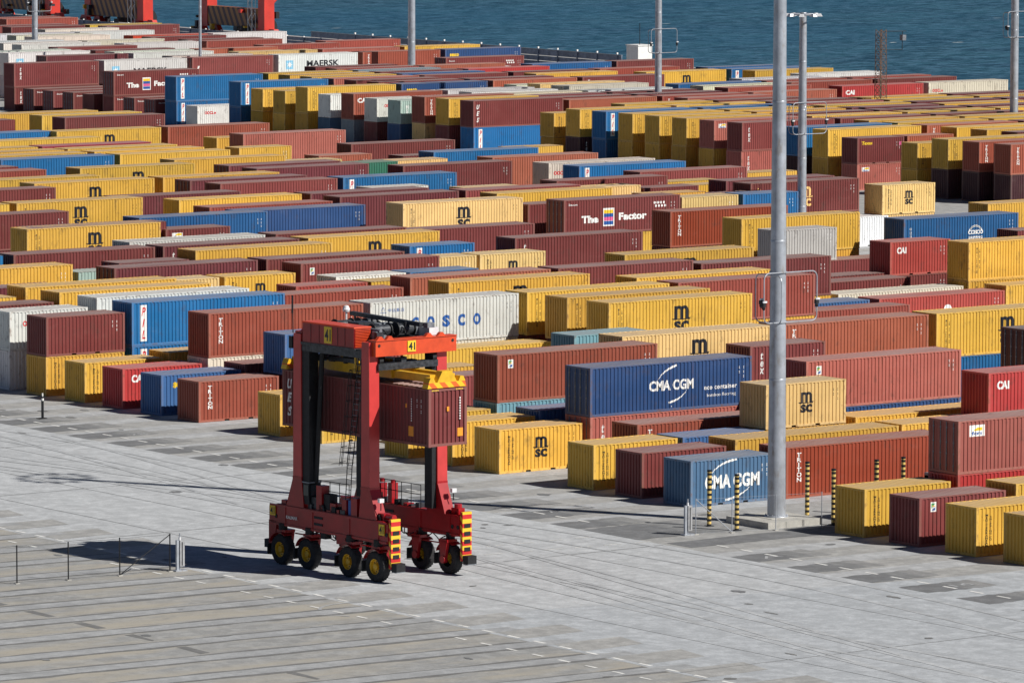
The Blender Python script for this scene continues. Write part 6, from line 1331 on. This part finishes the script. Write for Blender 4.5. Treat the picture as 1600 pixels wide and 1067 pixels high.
def crane(y0, label, mirror=1):
    x0 = 287.5 + (y0 - 480) * .0655
    t = thing('gantry_crane', label, 'crane', (x0, y0, 0), -.065, 'red ship to shore cranes on the quay')
    for dx in (0,):
        mb = MB(); mb.box(dx - .8, dx + .8, 3.5, 21.5, 2.3, 5.2, M_CRHAZ); mb.build('sill_beam', t)
        for yy in (3.6, 21.4):
            mb = MB(); mb.hexa([(dx - .9, yy - 1.0, 2.0), (dx + .9, yy - 1.0, 2.0), (dx + .9, yy + 1.0, 2.0), (dx - .9, yy + 1.0, 2.0)], [(dx - .8, yy - .8, 26), (dx + .8, yy - .8, 26), (dx + .8, yy + .8, 26), (dx - .8, yy + .8, 26)], M_CRED); mb.build('leg', t)
            for s_ in (-1, 1):
                bo = link('bogie', None, t, (dx, yy + s_ * 2.3 , 0))
                mb = MB(); mb.hexa([(-.45, -1.9, .7), (.45, -1.9, .7), (.45, 1.9, .7), (-.45, 1.9, .7)], [(-.4, -.7, 2.2), (.4, -.7, 2.2), (.4, .7, 2.2), (-.4, .7, 2.2)], M_CRED)
                for q_ in (-1.1, 1.1): mb.hexa([(-.5, q_ - .75, .35), (.5, q_ - .75, .35), (.5, q_ + .75, .35), (-.5, q_ + .75, .35)], [(-.42, q_ - .4, 1.1), (.42, q_ - .4, 1.1), (.42, q_ + .4, 1.1), (-.42, q_ + .4, 1.1)], M_CRED)
                mb.box(-.6, .1, -.3, .3, 1.2, 1.7, M_BLK); mb.build('truck', bo)
                mb = MB()
                for q_ in (-1.5, -.7, .7, 1.5): mb.tube((-.3, q_, .35), (.3, q_, .35), .34, M_BLK, 14)
                mb.build('rail_wheels', bo)
            mb = MB(); mb.box(dx - .5, dx + .5, yy + (5.0 if yy > 10 else -5.4), yy + (5.4 if yy > 10 else -5.0), .7, 1.3, M_DARK); mb.build('buffer', t)
    mb = MB()
    for yy in (3.6, 21.4):
        mb.tube((.3, yy, 5.5), (17.7, yy, 22), .35, M_CRED, 8); mb.box(.5, 17.5, yy - .5, yy + .5, 11.5, 13, M_CRED)
    mb.build('portal_brace', t)
    mb = MB(); mb.box(-.6, .6, 4, 21, 20, 22, M_CRED); mb.build('portal_beam', t)
    mb = MB(); yy = 5.2                                               # white access stair tower beside the leg
    for a, b_ in ((-1.6, 0), (-1.0, 0), (-1.6, 1.3), (-1.0, 1.3)): mb.tube((a, yy + b_, 0.2), (a, yy + b_, 18), .05, M_WHITE, 5)
    for j in range(12):
        z_ = .5 + j * 1.4; s0, s1 = (0, 1.3) if j % 2 else (1.3, 0)
        mb.tube((-1.6, yy + s0, z_), (-1.6, yy + s1, z_ + 1.4), .05, M_WHITE, 5); mb.tube((-1.0, yy + s0, z_), (-1.0, yy + s1, z_ + 1.4), .05, M_WHITE, 5); mb.box(-1.6, -1.0, yy + s1 - .1, yy + s1 + .1, z_ + 1.35, z_ + 1.4, M_GREY)
    mb.build('stair_tower', t)
    mb = MB(); rg = random.Random(int(y0))
    for j in range(22):
        yy = rg.uniform(1, 24); z_ = rg.uniform(.8, 4.5); dx = rg.choice((-1.1, 1.0, 1.6)); mb.box(dx - .3, dx + .3, yy, yy + rg.uniform(.3, 1.1), z_, z_ + rg.uniform(.3, 1.2), rg.choice((M_BLK, M_CRED, M_DARK, M_YEL)))
    mb.box(2.5, 5, 14.5, 17.5, 1.2, 3.6, M_BLK); mb.tube((3.5, 9, 2), (3.5, 11.5, 2), 1.7, M_BLK, 18)
    mb.build('trolley_gear', t)
M_CRED = plain('crane red paint', (.60, .045, .03), 0.4, 0, 0.12, .4)
crane(482.5, 'middle red quay crane with brown and black striped sill beam, right of the left mast')
crane(444.0, 'rightmost red quay crane with black machinery between its legs')
crane(514.0, 'leftmost red quay crane, only its striped beam showing at the left edge')

# lattice tower
t = thing('lattice_tower', 'thin rusty lattice tower standing behind the red container at the right', 'lattice tower', (*TOWER, 0))
mb = MB(); Ht = 13.3; w0 = .5
for sx in (-1, 1):
    for sy in (-1, 1): mb.tube((sx * w0, sy * w0, 0), (sx * w0 * .8, sy * w0 * .8, Ht), .045, M_RUST, 5)
nb = 22
for j in range(nb):
    z0, z1 = Ht * j / nb, Ht * (j + 1) / nb; q0 = w0 * (1 - .2 * j / nb); q1 = w0 * (1 - .2 * (j + 1) / nb)
    for (ax, ay), (bx, by) in (((-1, -1), (1, -1)), ((1, -1), (1, 1)), ((1, 1), (-1, 1)), ((-1, 1), (-1, -1))):
        mb.tube((ax * q0, ay * q0, z0), (bx * q1, by * q1, z1), .022, M_RUST, 4); mb.tube((bx * q0, by * q0, z0), (ax * q1, ay * q1, z1), .022, M_RUST, 4); mb.tube((ax * q0, ay * q0, z0), (bx * q0, by * q0, z0), .022, M_RUST, 4)
mb.build('lattice_frame', t)
mb = MB(); mb.tube((0, 0, 0), (0, 0, Ht), .05, M_BLK, 6); mb.tube((0, 0, Ht - .2), (2.6, -1.2, Ht - .2), .04, M_BLK, 5); mb.tube((2.2, -1.0, Ht - .2), (2.2, -1.0, Ht - 2.2), .04, M_BLK, 5); mb.tube((0, 0, Ht - 2.2), (2.2, -1.0, Ht - 2.2), .03, M_BLK, 5)
mb.box(2.0, 2.5, -1.3, -.8, Ht - 1.2, Ht - .6, M_GREY); mb.build('camera_arm', t)
